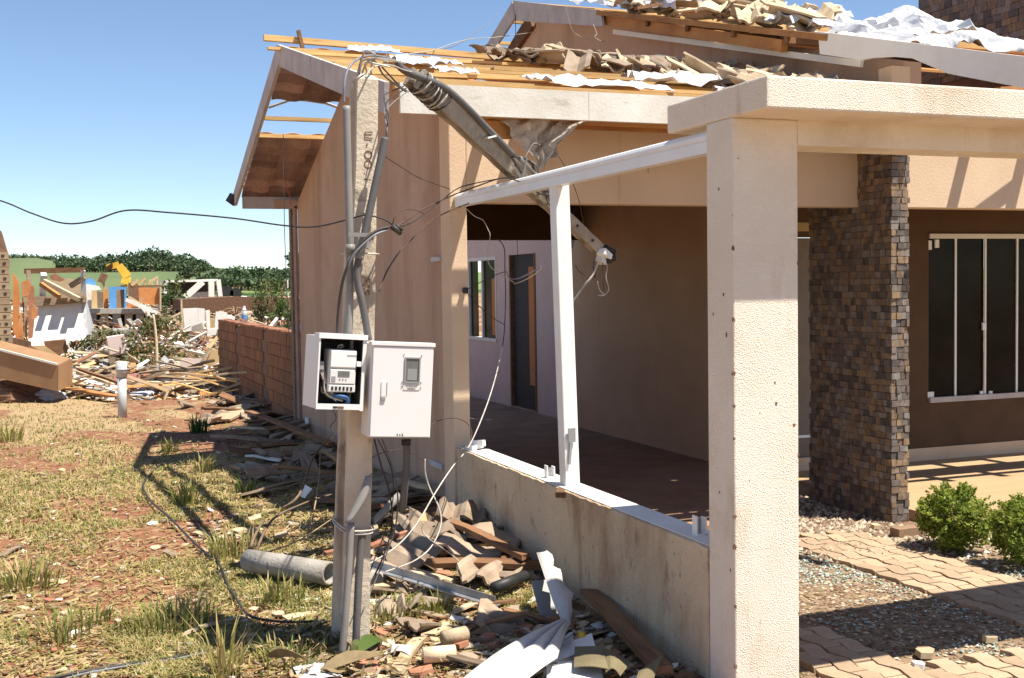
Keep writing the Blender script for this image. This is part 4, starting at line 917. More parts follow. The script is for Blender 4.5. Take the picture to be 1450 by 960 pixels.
for i in range(48):
    y = 13.0+i*.154; b.beam((2.44, y, 1.125+g.uniform(-.008, .01)), (2.62, y, 1.125+g.uniform(-.008, .01)), .148, .03)
cp = b.build('capping', 'clay', bw); stuff(cp)
# bottle and tank lid
p = at(372, 464, 17.8)
bt = thing('bottle', 'clear plastic bottle standing on the brick boundary wall', 'bottle', (2.53, p.y, 1.14))
b = MB(); c = Vector((2.53, p.y, 0)); b.tube([c+Vector((0, 0, 1.14)), c+Vector((0, 0, 1.30)), c+Vector((0, 0, 1.31))], .045, 10); b.tube([c+Vector((0, 0, 1.31)), c+Vector((0, 0, 1.37))], .044, 10, r2=.018); b.build('body', 'bottle', bt, True)
b = MB(); b.tube([c+Vector((0, 0, 1.37)), c+Vector((0, 0, 1.395))], .02, 8); b.build('cap', 'boxwhite', bt)
b = MB(); b.tube([c+Vector((0, 0, 1.20)), c+Vector((0, 0, 1.26))], .0462, 10, cap=False); b.build('bottle_label', 'bluedoor', bt)
p = at(426, 466, 19.0)
tk = thing('water_tank', 'blue plastic water tank lid showing over the brick wall by the house corner', 'water tank', (p.x, p.y, 0))
b = MB(); b.tube([(p.x, p.y, .1), (p.x, p.y, p.z-.06)], .17, 16, r2=.2); b.build('tank_body', 'darkin', tk, True)
b = MB(); b.tube([(p.x, p.y, p.z-.10), (p.x, p.y, p.z-.02)], .21, 20); b.tube([(p.x, p.y, p.z-.02), (p.x, p.y, p.z+.07)], .20, 20, r2=.12); b.build('lid', 'blue', tk, True)

# ================================================================== SHARED DEBRIS SHAPES
def shard(n, r, th, m, nm):
    b = MB(); k = n; a0 = g.uniform(0, 6)
    poly = [(math.cos(a0+6.283*i/k+g.uniform(-.3, .3))*r*g.uniform(.6, 1.15), math.sin(a0+6.283*i/k+g.uniform(-.3, .3))*r*g.uniform(.5, .9)) for i in range(k)]
    b.prism(poly, 'z', -th/2, th/2); return b.mesh(nm, m)
def plankmesh(L_, wd, th, m, nm='plank', jag=.05):
    b = MB(); n = 4
    rings = []
    for i in range(n+1):
        x = -L_/2+L_*i/n; bow = .02*math.sin(i*1.3)
        e = g.uniform(-jag, jag) if i in (0, n) else 0
        rings += [(x+e, -wd/2+g.uniform(-.004, .004), -th/2+bow*.4), (x-e, wd/2+g.uniform(-.004, .004), -th/2+bow*.4), (x-e*.4, wd/2, th/2+bow*.4), (x+e*.6, -wd/2, th/2+bow*.4)]
    fs = [(0, 1, 2, 3), (n*4+3, n*4+2, n*4+1, n*4)]+[(i*4+k, (i+1)*4+k, (i+1)*4+(k+1) % 4, i*4+(k+1) % 4) for i in range(n) for k in range(4)]
    b.add(rings, fs); return b.mesh(nm, m)
def tilemesh(L_, wd, amp, waves, m, nm='roof_tile', ph=0.0):
    b = MB(); e1, e2 = [g.uniform(-.04, .04) for _ in range(20)], [g.uniform(-.05, .05) for _ in range(20)]
    n = 6*waves
    def fn(u, v):
        i = int(u*n) % 20
        return ((u-.5)*wd, (v-.5)*L_+(e1[i] if v < .5 else e2[i])*(abs(v-.5)*2), amp*math.sin(ph+u*waves*2*math.pi)+.006*math.sin(v*3))
    b.sheet(fn, n, 3, .016); return b.mesh(nm, m, False)
def rockmesh(r, m, nm):
    b = MB(); pts = []
    vs = [(math.cos(6.283*i/6+g.uniform(-.2, .2))*r*g.uniform(.7, 1.1), math.sin(6.283*i/6)*r*g.uniform(.7, 1.1), g.uniform(-.1, .1)*r) for i in range(6)]
    top = (g.uniform(-.2, .2)*r, g.uniform(-.2, .2)*r, r*g.uniform(.35, .7)); bot = (0, 0, -r*.5)
    b.add(vs+[top, bot], [(i, (i+1) % 6, 6) for i in range(6)]+[((i+1) % 6, i, 7) for i in range(6)]); return b.mesh(nm, m)
L = {
 'plank': [plankmesh(.55, .09, .02, 'oldwood'), plankmesh(.8, .07, .025, 'brownwood'), plankmesh(.42, .12, .018, 'palewood'), plankmesh(.65, .10, .02, 'oldwood')],
 'darkplank': [plankmesh(.6, .10, .022, 'brownwood'), plankmesh(.85, .08, .03, 'brownwood'), plankmesh(.5, .14, .02, 'oldwood')],
 'slat': [plankmesh(.9, .045, .03, 'palewood'), plankmesh(1.3, .05, .035, 'palewood'), plankmesh(.7, .04, .025, 'batten'), plankmesh(1.0, .06, .03, 'oldwood')],
 'tile': [tilemesh(.30, .34, .030, 2, 'fibro'), tilemesh(.22, .26, .028, 2, 'fibro', ph=1), tilemesh(.36, .22, .03, 1, 'fibro', ph=2), tilemesh(.16, .2, .025, 1, 'fibro')],
 'palet': [tilemesh(.44, .22, .030, 1, 'roofmix'), tilemesh(.42, .30, .028, 2, 'roofmix', ph=1.2), tilemesh(.30, .22, .028, 1, 'roofmix', ph=2), tilemesh(.46, .2, .034, 1, 'roofmix', ph=.6)],
 'clay': [shard(5, .07, .02, 'clay', 'clay_shard'), shard(6, .10, .025, 'clay', 'clay_shard')],
 'plaster': [shard(5, .08, .014, 'roofmix', 'plaster_shard'), shard(6, .13, .02, 'palewood', 'plaster_shard'), shard(5, .07, .015, 'roughconc', 'plaster_shard')],
 'rock': [rockmesh(.07, 'roughconc', 'rubble_chunk'), rockmesh(.10, 'rust', 'rubble_chunk'), rockmesh(.06, 'pebble', 'rubble_chunk')],
}
def lie(kind, nm, x, y, label, group, cat, up=.0, tilt=.25, s=1.0, yaw=None):
    me = g.choice(L[kind]); z = hz(x, y)
    o = place(nm, me, (x, y, z+.02+up), (g.uniform(-tilt, tilt), g.uniform(-tilt, tilt), g.uniform(0, 6.28) if yaw is None else yaw+g.uniform(-.3, .3)), (s*g.uniform(.75, 1.2), s*g.uniform(.8, 1.15), s))
    return tag(o, label, cat, group)

# ---- debris in the shade at the foot of the side wall
for i in range(74):
    y = 5.9+11*g.random()**1.25; x = 2.36-abs(g.gauss(0, .42))
    if x < 1.05: continue
    k = g.random(); zn_ = 'near the utility pole' if y < 7.6 else ('midway along the brown wall' if y < 11 else 'towards the brick boundary wall')
    if k < .40: lie('darkplank', 'plank', x, y, 'dark broken plank in the shaded debris '+zn_, 'broken planks along the brown wall', 'plank', g.uniform(0, .07), .3)
    elif k < .72: lie('tile', 'roof_tile', x, y, 'grey brown roof tile fragment in the shaded debris '+zn_, 'tile fragments along the brown wall', 'roof tile', g.uniform(0, .05), .35)
    elif k < .86: lie('plaster', 'plaster_shard', x, y, 'pale plaster shard in the shaded debris '+zn_, 'plaster shards along the brown wall', 'rubble', g.uniform(0, .04), .3)
    else: lie('slat', 'batten', x, y, 'loose batten lying in the shaded debris '+zn_, 'loose battens along the brown wall', 'batten', g.uniform(.02, .08), .12, .8)
# ---- sunlit strip between pole and low wall
for i in range(110):
    qx, qy = g.uniform(520, 930), g.uniform(745, 955); p = gp(qx, qy); x, y = p.x, p.y; zn_ = ('in the heap behind the metal strip' if qy < 840 and qx < 720 else ('on the soil right of the pole foot' if qx < 680 else ('around the folded white sheet metal' if qx < 830 else 'by the long plank at the low wall foot')))
    if x > 2.36 or x < 1.05: continue
    k = g.random()
    if k < .45: lie('tile', 'roof_tile', x, y, 'broken roof tile fragment '+zn_, 'tile fragments by the low wall', 'roof tile', g.uniform(0, .03), .3, .75)
    elif k < .65: lie('plank', 'plank', x, y, 'short weathered plank piece '+zn_, 'plank pieces by the low wall', 'plank', .01, .2, .55)
    elif k < .8: lie('clay', 'clay_shard', x, y, 'reddish clay shard '+zn_, 'clay shards by the low wall', 'rubble', 0, .3)
    else: lie('plaster', 'plaster_shard', x, y, 'pale plaster shard '+zn_, 'plaster shards by the low wall', 'rubble', 0, .25, .8)
# the heap of wavy tiles right of the pole
def tile_at(px, py, label, wd, L_, yaw, tx, ty, up, m='fibro', waves=2, amp=.032, ph=0.):
    p = gp(px, py); me = tilemesh(L_, wd, amp, waves, m, ph=ph)
    o = place('roof_tile', me, (p.x, p.y, hz(p.x, p.y)+up), (tx, ty, yaw)); return tag(o, label, 'roof tile')
tile_at(572, 822, 'large wavy tile piece nearest the metal strip in the tile heap', .34, .28, .5, .25, -.15, .09)
tile_at(604, 806, 'wavy tile piece leaning over its neighbour in middle of the tile heap', .42, .30, .35, .2, -.1, .12, ph=1.2)
tile_at(612, 838, 'flat pale tile corner at the lower edge of the tile heap', .16, .22, .9, .2, .1, .06, 'roofmix', 1, .015)
tile_at(640, 796, 'long dark tile strip across the top of the tile heap', .50, .22, -.5, .15, .12, .13, waves=2, ph=2)
tile_at(668, 812, 'brown tile slab at right end of the tile heap', .38, .22, -.6, .1, .12, .10, waves=1, ph=1)
tile_at(655, 775, 'wavy tile fragment against the wall foot behind the tile heap', .30, .22, -.4, .25, .1, .14, ph=.5)
tile_at(690, 838, 'dark broken tile at the wall foot beyond the heap', .30, .2, -.8, .1, .2, .07, ph=1.5)
tile_at(590, 775, 'short tile end behind the heap under the looped wire', .24, .2, .2, .3, .0, .12)
tile_at(700, 800, 'brown curved tile resting on wall foot right of heap', .34, .2, -.7, .3, .1, .11, waves=1)
def plank_at(pa, pb, wd, th, m, label, nm='plank', za=.05, zb=.05, cat='plank', roll=0):
    A, B = gp(*pa), gp(*pb); A.z = hz(A.x, A.y)+za; B.z = hz(B.x, B.y)+zb
    d = B-A; me = plankmesh(d.length, wd, th, m, nm)
    q = d.to_track_quat('X', 'Z').to_euler(); o = place(nm, me, (A+B)/2, (q.x+roll, q.y, q.z)); return tag(o, label, cat)
plank_at((835, 868), (940, 965), .085, .035, 'brownwood', 'long dark brown plank lying along the foot of the low wall', za=.10, zb=.05)
plank_at((640, 792), (745, 830), .06, .03, 'brownwood', 'dark plank lying against the low wall above the tile heap', za=.16, zb=.12)
plank_at((560, 812), (606, 780), .09, .015, 'ply', 'small square orange board upright behind the tile heap', za=.10, zb=.14, roll=1.2)
plank_at((460, 795), (590, 792), .06, .02, 'clay', 'long flat red strip lying behind the pole', 'strip', .06, .10)
plank_at((520, 800), (640, 778), .045, .02, 'clay', 'bent red strip over the tile heap beside the looped wire', 'strip', .10, .13)
plank_at((595, 915), (560, 958), .06, .02, 'palewood', 'pale plank piece lying at bottom centre beside the pole', za=.03, zb=.03)
plank_at((310, 600), (368, 585), .28, .03, 'palewood', 'wide pale board in sun at the edge of the wall shadow', za=.05, zb=.05)
plank_at((392, 588), (470, 632), .06, .05, 'brownwood', 'long dark beam lying in the shade beside the brown wall', 'beam', .12, .12, 'beam')
plank_at((352, 600), (470, 660), .08, .03, 'brownwood', 'dark plank crossing the shaded debris left of the pole', za=.10, zb=.12)
plank_at((300, 625), (372, 632), .07, .03, 'oldwood', 'grey plank lying in shade near the wall shadow edge', za=.05, zb=.05)
plank_at((330, 760), (368, 755), .10, .02, 'palewood', 'pale short board in sunlight left of the pole', za=.03, zb=.03)
plank_at((352, 655), (398, 662), .05, .02, 'white', 'thin white slat lying in the wall shade', 'slat', .05, .05, 'slat')
plank_at((262, 905), (345, 880), .03, .010, 'palewood', 'white curled strip on the grass left of the pole', 'strip', .03, .03, 'strip')
plank_at((428, 712), (436, 722), .09, .004, 'paper', 'small white paper scrap in the shaded debris left of pole', 'paper_scrap', .09, .11, 'paper', 1.0)
# metal angle strip
b = MB(); A, B = gp(505, 828), gp(704, 872); A.z += .12; B.z += .05
b.beam(A, B, .055, .006); b.beam(A+Vector((0, .026, .02)), B+Vector((0, .026, .02)), .006, .045)
tag(b.build('metal_strip', 'metal'), 'long galvanised angle strip lying on the ground right of the pole foot', 'metal strip')
# cement pipe
A, B = gp(352, 818), gp(468, 838); A.z = .10; B.z = .10
b = MB(); n = 20; ro, ri = .064, .050; d = (B-A).normalized(); a1 = Vector((0, 0, 1)); a2 = d.cross(a1).normalized()
rings = []
for (c, r) in ((A, ri), (A, ro), (A.lerp(B, .33), ro), (A.lerp(B, .66), ro), (B, ro), (B, ri)):
    rings += [c+a1*(r*math.sin(6.283*i/n))+a2*(r*math.cos(6.283*i/n)) for i in range(n)]
b.add(rings, [(k*n+i, k*n+(i+1) % n, (k+1)*n+(i+1) % n, (k+1)*n+i) for k in range(5) for i in range(n)]+[(5*n+i, 5*n+(i+1) % n, (i+1) % n, i) for i in range(n)])
tag(b.build('cement_pipe', 'roughconc', None, True), 'thick grey cement pipe lying on the ground left of the pole', 'pipe')
def stub(pa, pb, r, m, label, hole=True, z=.06, nm='pipe_stub'):
    A, B = gp(*pa), gp(*pb); A.z = B.z = z+hz(A.x, A.y)
    t = thing(nm, label, 'pipe', tuple(A)); b = MB(); b.tube([A, B], r, 14); b.build('tube', m, t, True)
    d = (B-A).normalized(); b = MB(); b.tube([B+d*.0005, B+d*.002], r*.78, 14); b.build('bore', 'darkin', t)
stub((515, 838), (534, 842), .06, 'roughconc', 'short stub of cement pipe just right of the pole')
stub((700, 860), (744, 842), .030, 'black', 'short black pipe stub sticking up near the low wall foot', z=.09)
stub((628, 925), (660, 918), .035, 'roofmix', 'short pale pipe piece lying on soil at bottom centre')
stub((600, 948), (645, 944), .035, 'roofmix', 'round pale pipe piece with dark mouth at bottom edge')
# folded white sheet metal
fm = thing('metal_sheet', 'folded white sheet metal trim leaning from the ground against the low wall', 'sheet metal', tuple(gp(800, 890)))
g1 = random.Random(4)
c0, c1 = at(762, 782, 5.35), at(800, 886, 5.0); w0 = Vector((.085, .02, -.005))
b = MB()
def fn(u, v):
    c = c0.lerp(c1, u); jag = (.03*math.sin(u*23)+.02*math.sin(u*51))*(1 if v > .9 else 0)*(1-u)
    wd = lerp(.16, .30, min(1, u*1.6))*(1-max(0, u-.7)*2.2)
    return c+Vector((.88, .18, .04))*((v-.15)*wd*.42+jag)+Vector((-.15, -.9, .1))*(.03*math.sin(v*3.1))
b.sheet(fn, 14, 6, .003); b.build('upright_flange', 'sheetmetal', fm)
b = MB(); c1b, c2 = gp(797, 884, .11), gp(640, 990, .07)
def fn(u, v):
    c = c1b.lerp(c2, u); wd = lerp(.03, .24, min(1, u*2.0))
    across = Vector((.64, -.50, -.16)); lift = .030*abs(math.sin(v*3.14159*3))
    return c+across*(v*wd)+Vector((0, 0, .06*math.sin(u*2.4)+lift))
b.sheet(fn, 14, 18, .003); b.build('ribbed_flange', 'sheetmetal', fm)
b = MB(); a_, e_ = at(766, 830, 4.95), at(792, 880, 4.9)
b.add([a_, e_, e_+Vector((-.10, .02, -.03)), a_+Vector((-.05, .02, -.10))], [(0, 1, 2, 3)]); 
b = MB(); b.beam(at(764, 822, 5.36), at(780, 884, 5.2), .09, .008, (0, -1, .2)); b.build('back_flange', 'greyplastic', fm)
# cardboard
def panel(nm, pts, th, m, label, cat, sag=.02, n=6):
    a, b_, c, d = [Vector(p) for p in pts]; bb = MB()
    def fn(u, v):
        p = a.lerp(b_, u).lerp(d.lerp(c, u), v); return p+Vector((0, 0, sag*math.sin(u*3.1)*math.sin(v*2.2)))
    bb.sheet(fn, n, n, th); return tag(bb.build(nm, m), label, cat)
cbx = thing('cardboard_sheet', 'white cardboard sheet with printed letters lying at the bottom centre', 'cardboard', tuple(gp(810, 950)))
A_, B_, C_, D_ = gp(772, 920, .045), gp(838, 897, .06), gp(858, 975, .035), gp(776, 985, .035)
b = MB(); b.sheet(lambda u, v: A_.lerp(B_, u).lerp(D_.lerp(C_, u), v), 3, 3, .004); b.build('board', 'paper', cbx)
xa = (B_-A_).normalized(); zn = xa.cross(D_-A_).normalized(); zn = zn if zn.z > 0 else -zn; ya = zn.cross(xa)
mt = Matrix(((xa.x, ya.x, zn.x), (xa.y, ya.y, zn.y), (xa.z, ya.z, zn.z))).to_4x4(); mt.translation = A_.lerp(B_, .55)+(D_-A_)*.42+zn*.004
text('CCE', .040, mt, 'greyplastic', cbx)
mt2 = mt.copy(); mt2.translation = A_.lerp(B_, .16)+(D_-A_)*.42+zn*.004
b = MB(); b.tube([mt2 @ Vector((.016*math.cos(a*.4), .016*math.sin(a*.4), 0)) for a in range(17)], .003, 5); b.beam(mt2 @ Vector((-.012, -.012, 0)), mt2 @ Vector((.012, .012, 0)), .005, .002); b.build('ring_logo', 'greyplastic', cbx)
panel('cardboard_flap', [gp(814, 916, .075), gp(852, 915, .10), gp(862, 948, .09), gp(813, 945, .07)], .004, 'cardboard', 'olive cardboard flap folded over the printed white sheet', 'cardboard', .01)
panel('cardboard_flap', [gp(850, 914, .09), gp(893, 938, .06), gp(878, 958, .06), gp(858, 952, .08)], .004, 'cardboard', 'torn olive cardboard corner beside the printed white sheet', 'cardboard', .03)
panel('cardboard_flap', [gp(938, 928, .10), gp(925, 962, .03), gp(898, 975, .02), gp(905, 950, .05)], .004, 'cardboard', 'greenish cardboard corner standing up at the foot of the gate column', 'cardboard', .01)
panel('paper_sheet', [gp(415, 945, .02), gp(455, 936, .03), gp(485, 958, .02), gp(430, 972, .02)], .003, 'paper', 'white paper sheet on the ground in front of the pole foot', 'paper', .02)
panel('paper_sheet', [gp(556, 912, .04), gp(585, 915, .06), gp(580, 928, .04), gp(553, 925, .02)], .003, 'paper', 'small white sheet among dry leaves right of the pole foot', 'paper', .02)
b = MB(); p = gp(820, 908, .04); b.tube([p, p+Vector((.02, .015, .03))], .016, 8, r2=.022); tag(b.build('yellow_cup', 'yellow', None, True), 'small yellow plastic lid in the rubble by the folded sheet metal', 'lid')
b = MB(); leafcloud(b, tuple(gp(790, 905, .08)), (.07, .07, .04), 6, .06, (0,), g); stuffless = b.build('bag_scrap', 'plastic'); tag(stuffless, 'crumpled clear bag beside the folded sheet metal', 'bag')
# branches in the shade left of the pole
for (pts, r, lab) in (([(400, 740, .1), (425, 735, .18), (445, 700, .3), (470, 690, .42)], .012, 'brown bent branch rising from the debris left of the pole'), ([(360, 800, .05), (385, 770, .15), (430, 755, .2), (470, 740, .2)], .010, 'long curved twig arching over the cement pipe'), ([(440, 760, .05), (452, 720, .2), (455, 690, .35)], .006, 'thin upright twig just left of the pole'), ([(365, 795, .04), (420, 790, .1), (470, 770, .16)], .006, 'thin low twig lying over the cement pipe'), ([(352, 812, .02), (358, 795, .12), (375, 780, .2)], .014, 'short thick brown branch end at left end of the cement pipe'), ([(655, 720, .05), (650, 700, .2), (668, 675, .3)], .006, 'dead twig standing at the wall foot under the rail end'), ([(600, 745, .05), (612, 735, .12), (628, 742, .1)], .008, 'dark bent twig at the foot of the brown wall')):
    b = MB(); b.tube(spline([gp(p[0], p[1]+p[2]*0, 0)+Vector((0, 0, p[2])) for p in pts], 5), r, 6, r2=r*.5); tag(b.build('branch', 'bark' if r > .008 else 'twig', None, True), lab, 'branch')
# heap of dead leaves and stalks round the pole foot
b = MB()
for i in range(420):
    p = gp(g.gauss(475, 70), g.uniform(896, 968)); u = Vector((g.gauss(0, 1), g.gauss(0, 1), g.gauss(0, .35))).normalized(); s = g.uniform(.012, .045); v = u.cross(Vector((g.gauss(0, .6), g.gauss(0, .6), 1))).normalized()
    q = Vector((p.x, p.y, hz(p.x, p.y)+g.uniform(.01, .07))); b.add([q-u*s, q-v*s*.3, q+u*s, q+v*s*.3], [(0, 1, 2, 3)], g.choice((0, 0, 1, 2)))
stuff(tag(b.build('leaves', ['leaf_dry', 'leaf_olive', 'twig']), 'dead leaves and stalks heaped round the pole foot'))
for k, (x0, y0, x1, y1) in enumerate(((500, 928, 520, 915), (540, 905, 508, 925), (380, 930, 440, 938), (455, 950, 540, 928))):
    b = MB(); A, B = gp(x0, y0, .05), gp(x1, y1, .07)
    b.sheet(lambda u, v: A.lerp(B, u)+Vector((-.5, .6, .3))*((v-.5)*.09*math.sin(.3+u*2.6))+Vector((0, 0, .03*math.sin(u*3))), 6, 2, .002)
    tag(b.build('dead_leaf', ('leaf_olive', 'leaf_green', 'leaf_dry', 'leaf_dry')[k]), ('large olive leaf lying just right of the pole foot', 'long green leaf stalk leaning at the pole foot', 'long dry palm leaf strip left of the pole foot', 'dry curled leaf strip in front of the pole foot')[k], 'leaf')

# ================================================================== GRASS, LITTER AND RUBBLE IN THE YARD
g = random.Random(77)
def yard_ok(x, y):
    return x < 2.36 and not (abs(x-1.16) < .07 and abs(y-5.15) < .15)
gb = MB()
def blade(x, y, z, h, wd, lean, az, mi):
    dx, dy = math.cos(az), math.sin(az); sx, sy = -dy*wd, dx*wd
    gb.add([(x-sx, y-sy, z), (x+sx, y+sy, z), (x+dx*lean*.35+sx*.7, y+dy*lean*.35+sy*.7, z+h*.6), (x+dx*lean*.35-sx*.7, y+dy*lean*.35-sy*.7, z+h*.6), (x+dx*lean, y+dy*lean, z+h)], [(0, 1, 2, 3), (3, 2, 4)], mi)
cnt = 0
while cnt < 40000:
    py = 560+ (965-560)*g.random()**.62
    px = g.uniform(-20, 760); p = gp(px, py); x, y = p.x, p.y
    if not yard_ok(x, y) or y > 26: continue
    s = soilmask(x, y); dens = .9 if s > .05 else .9*max(0.03, 1+(s-.05)*4.0)
    if x > 1.3 and y > 5.6: dens *= .25
    if g.random() > dens: continue
    far_ = min(1.0, y/14); gr = fbm(x*1.3+9, y*1.1, 4, 3)
    mi = 1 if g.random() < .24+.6*max(0, gr) else (2 if g.random() < .38 else 0)
    h = g.uniform(.012, .042)*(1+.35*far_); wd = g.uniform(.0018, .0034)*(1+1.6*far_)
    blade(x, y, hz(x, y)-.004, h, wd, h*g.uniform(.3, 1.6), g.uniform(0, 6.28), mi); cnt += 1
# thatch: flat dry blades
for i in range(30000):
    p = gp(g.uniform(-20, 760), 560+400*g.random()**.65); x, y = p.x, p.y
    if not yard_ok(x, y): continue
    if g.random() > .35+.65*(soilmask(x, y) > -.05): continue
    a = g.uniform(0, 6.28); l = g.uniform(.015, .06)*(1+.6*y/14); wd = g.uniform(.0016, .003)*(1+1.8*y/14); z = hz(x, y)+g.uniform(.003, .018)
    dx, dy = math.cos(a)*l, math.sin(a)*l; sx, sy = -math.sin(a)*wd, math.cos(a)*wd
    gb.add([(x-sx, y-sy, z), (x+sx, y+sy, z), (x+dx+sx, y+dy+sy, z+g.uniform(-.004, .014)), (x+dx-sx, y+dy-sy, z+.004)], [(0, 1, 2, 3)], g.choice((0, 0, 0, 2)))
stuff(tag(gb.build('grass', ['straw_b', 'green_b', 'yell_b']), 'short patchy dry and green grass over red soil'))
# litter: chips of plaster, wood and leaf
lb = MB()
for i in range(8600):
    py = 555+410*g.random()**.7; px = g.uniform(-20, 980); p = gp(px, py); x, y = p.x, p.y
    if not (x < 2.4): continue
    near_wall = x > 1.1 or (x > .75 and y > 7)
    if not near_wall and g.random() > .40: continue
    r = abs(g.gauss(.012, .010))+.005
    if near_wall: r *= 1.5 if y > 7 else 1.9
    z = hz(x, y)+g.uniform(.004, .02); a0 = g.uniform(0, 6.28); k = g.choice((4, 5)); tx, ty = g.uniform(-.35, .35), g.uniform(-.35, .35); el = g.uniform(.35, 1)
    top = []; ca, sa = math.cos(a0), math.sin(a0)
    for q in range(k):
        a = 6.283*q/k+g.uniform(-.3, .3); u, v = math.cos(a)*r*g.uniform(.7, 1.2), math.sin(a)*r*el*g.uniform(.7, 1.2); top.append((x+u*ca-v*sa, y+u*sa+v*ca, z+u*tx+v*ty))
    bot = [(q[0], q[1], q[2]-.006) for q in top]
    lb.add(top+bot, [tuple(range(k))]+[(q, q+k, (q+1) % k+k, (q+1) % k) for q in range(k)], g.choices(range(7), (6, 4, 1, 5, 1, 3, 4) if near_wall else (3, 4, 1, 2, 1, 6, 4))[0])
stuff(tag(lb.build('litter', ['fibro', 'palewood', 'clay', 'brownwood', 'white', 'leaf_dry', 'pebble']), 'chips of plaster, wood, tile and dry leaf strewn over the yard'))
# grass tufts one can point at
def tuft(px, py, n, h, spread, mats, label, lean=.5):
    p = gp(px, py); b = MB()
    for i in range(n):
        a = g.uniform(0, 6.28); r = spread*math.sqrt(g.random()); x, y = p.x+math.cos(a)*r, p.y+math.sin(a)*r; z = hz(x, y)-.005
        hh = h*g.uniform(.45, 1.1); az = a+g.gauss(0, .6); le = hh*g.uniform(.1, lean+.3); wd = .003*(1+p.y/12); dx, dy = math.cos(az), math.sin(az); sx, sy = -dy*wd, dx*wd; mi = g.choice(mats)
        b.add([(x-sx, y-sy, z), (x+sx, y+sy, z), (x+dx*le*.3+sx, y+dy*le*.3+sy, z+hh*.55), (x+dx*le*.3-sx, y+dy*le*.3-sy, z+hh*.55), (x+dx*le, y+dy*le, z+hh*(.95 if le < hh*.6 else .75))], [(0, 1, 2, 3), (3, 2, 4)], mi)
    tag(b.build('grass_tuft', ['straw_b', 'green_b', 'yell_b', 'leaf_green', 'twig']), label, 'grass tuft')
tuft(282, 612, 60, .26, .10, (3,), 'dark green spiky grass tuft at the edge of the wall shadow', .3)
tuft(14, 625, 60, .26, .14, (1, 2, 0, 2), 'tall green grass tuft at left edge below the brown panel')
tuft(288, 668, 50, .20, .08, (2, 1, 0, 2), 'sunlit green tuft inside the lit gap of the wall shadow')
tuft(262, 718, 60, .24, .08, (1, 3, 2), 'upright green tuft beside the dark cable loop')
tuft(330, 790, 120, .20, .14, (1, 2, 0, 2), 'bright green grass clump left of the cement pipe')
tuft(242, 888, 220, .16, .22, (1, 2, 1, 0, 2), 'wide low green grass clump left of the pole')
tuft(30, 830, 160, .20, .20, (2, 1, 0), 'pale green grass clump at left edge of the yard')
tuft(320, 955, 36, .30, .07, (2, 0), 'tall thin yellow grass stalks at bottom beside the cable', .25)
tuft(545, 880, 180, .13, .20, (1, 2, 0, 2), 'low sunlit grass patch right of the pole')
tuft(615, 870, 70, .12, .10, (1, 2), 'small grass tuft just below the metal strip')
tuft(400, 850, 90, .14, .14, (1, 2, 0), 'grass tuft in front of the cement pipe')
tuft(80, 905, 90, .15, .16, (2, 1, 0), 'low grass patch on bare soil at lower left')
tuft(130, 880, 60, .12, .12, (1, 2), 'small green tuft on bare red soil at lower left')
tuft(240, 640, 50, .17, .08, (2, 1), 'small tuft at the left rim of the wall shadow')
tuft(225, 530, 60, .35, .2, (0, 2), 'dry yellowish tuft near the grey post')
tuft(348, 700, 40, .2, .08, (1, 3), 'dark tuft in the shaded debris left of the pole')
tuft(415, 935, 120, .10, .16, (1, 2, 0, 2), 'low grass patch just left of the pole foot')
for i in range(26):
    p = gp(g.uniform(-10, 430), g.uniform(640, 950))
    lie(g.choice(('plaster', 'plank', 'plaster')), 'debris_scrap', p.x, p.y, 'small pale scrap lying on the grass '+('near the left edge of the yard' if p.x < .2 else ('in the middle of the yard' if p.x < .7 else 'beside the wall shadow')), 'pale scraps on the grass', 'debris', 0, .15, .42)

# ================================================================== GARDEN BEHIND THE GATE
zg = -.16
struct(MB().box((2.62, -3, -.4), (14, 6.62, -.185)).build('garden_bed', mat('garden_soil', (.29, .20, .125), (.21, .135, .08), 9, .95, .02, 40, [((.42, .33, .22), 24, .55, .7, None)])))
struct(MB().box((2.62, 6.62, -.4), (5.45, 7.3, -.182)).build('garden_bed', 'mortar'))
b = MB(); b.box((5.45, 6.72, -.4), (5.96, 8.3, -.182)); b.box((4.9, 7.3, -.4), (5.45, 8.3, -.182)); struct(b.build('garden_bed', 'mortar'))
Lp, Wp, am = .225, .112, .016
def wave(s):
    t = (s/Lp) % 1.0
    return am*(4*t if t < .25 else (2-4*t if t < .75 else 4*t-4))
PM = {}
def paver_mesh(ph):
    key = round(ph, 2)
    if key in PM: return PM[key]
    s0 = ph*Lp; ss = [s0]+[q for q in (k*Lp/4 for k in range(0, 13)) if s0+.004 < q < s0+Lp-.004]+[s0+Lp]
    gap = .0055
    lo = [(wave(s)+gap, (s-s0)+(gap if i == 0 else (-gap if i == len(ss)-1 else 0))) for i, s in enumerate(ss)]
    hi = [(x+Wp-2*gap, y) for x, y in lo]
    b = MB(); b.prism([(x, y) for x, y in lo]+list(reversed(hi)), 'z', -.04, 0); PM[key] = b.mesh('paver', 'paver'); return PM[key]
pav = bpy.data.objects.new('paving', None); col.objects.link(pav); struct(pav)
np_ = 0
def lay(x0, x1, y0, y1):
    global np_
    n = int(round((x1-x0)/Wp))
    for r in range(n):
        ph = .5 if r % 2 else 0.0
        y = math.floor(y0/Lp)*Lp-ph*Lp
        while y < y1:
            x = x0+r*Wp
            # only pieces one can see past the column
            v = CAM_R.T @ np.array([x+.05, y+.1, zg-H]); u_, v_ = 725+F*v[0]/v[2], 480+F*v[1]/v[2]
            if y > y0-Lp and 1110 < u_ < 1475 and v_ < 985 and np_ < 300:
                place('paver', paver_mesh(ph), (x, y, zg+g.uniform(-.004, .003)), (g.uniform(-.012, .012), g.uniform(-.012, .012), g.uniform(-.01, .01)), parent=pav); np_ += 1
            y += Lp
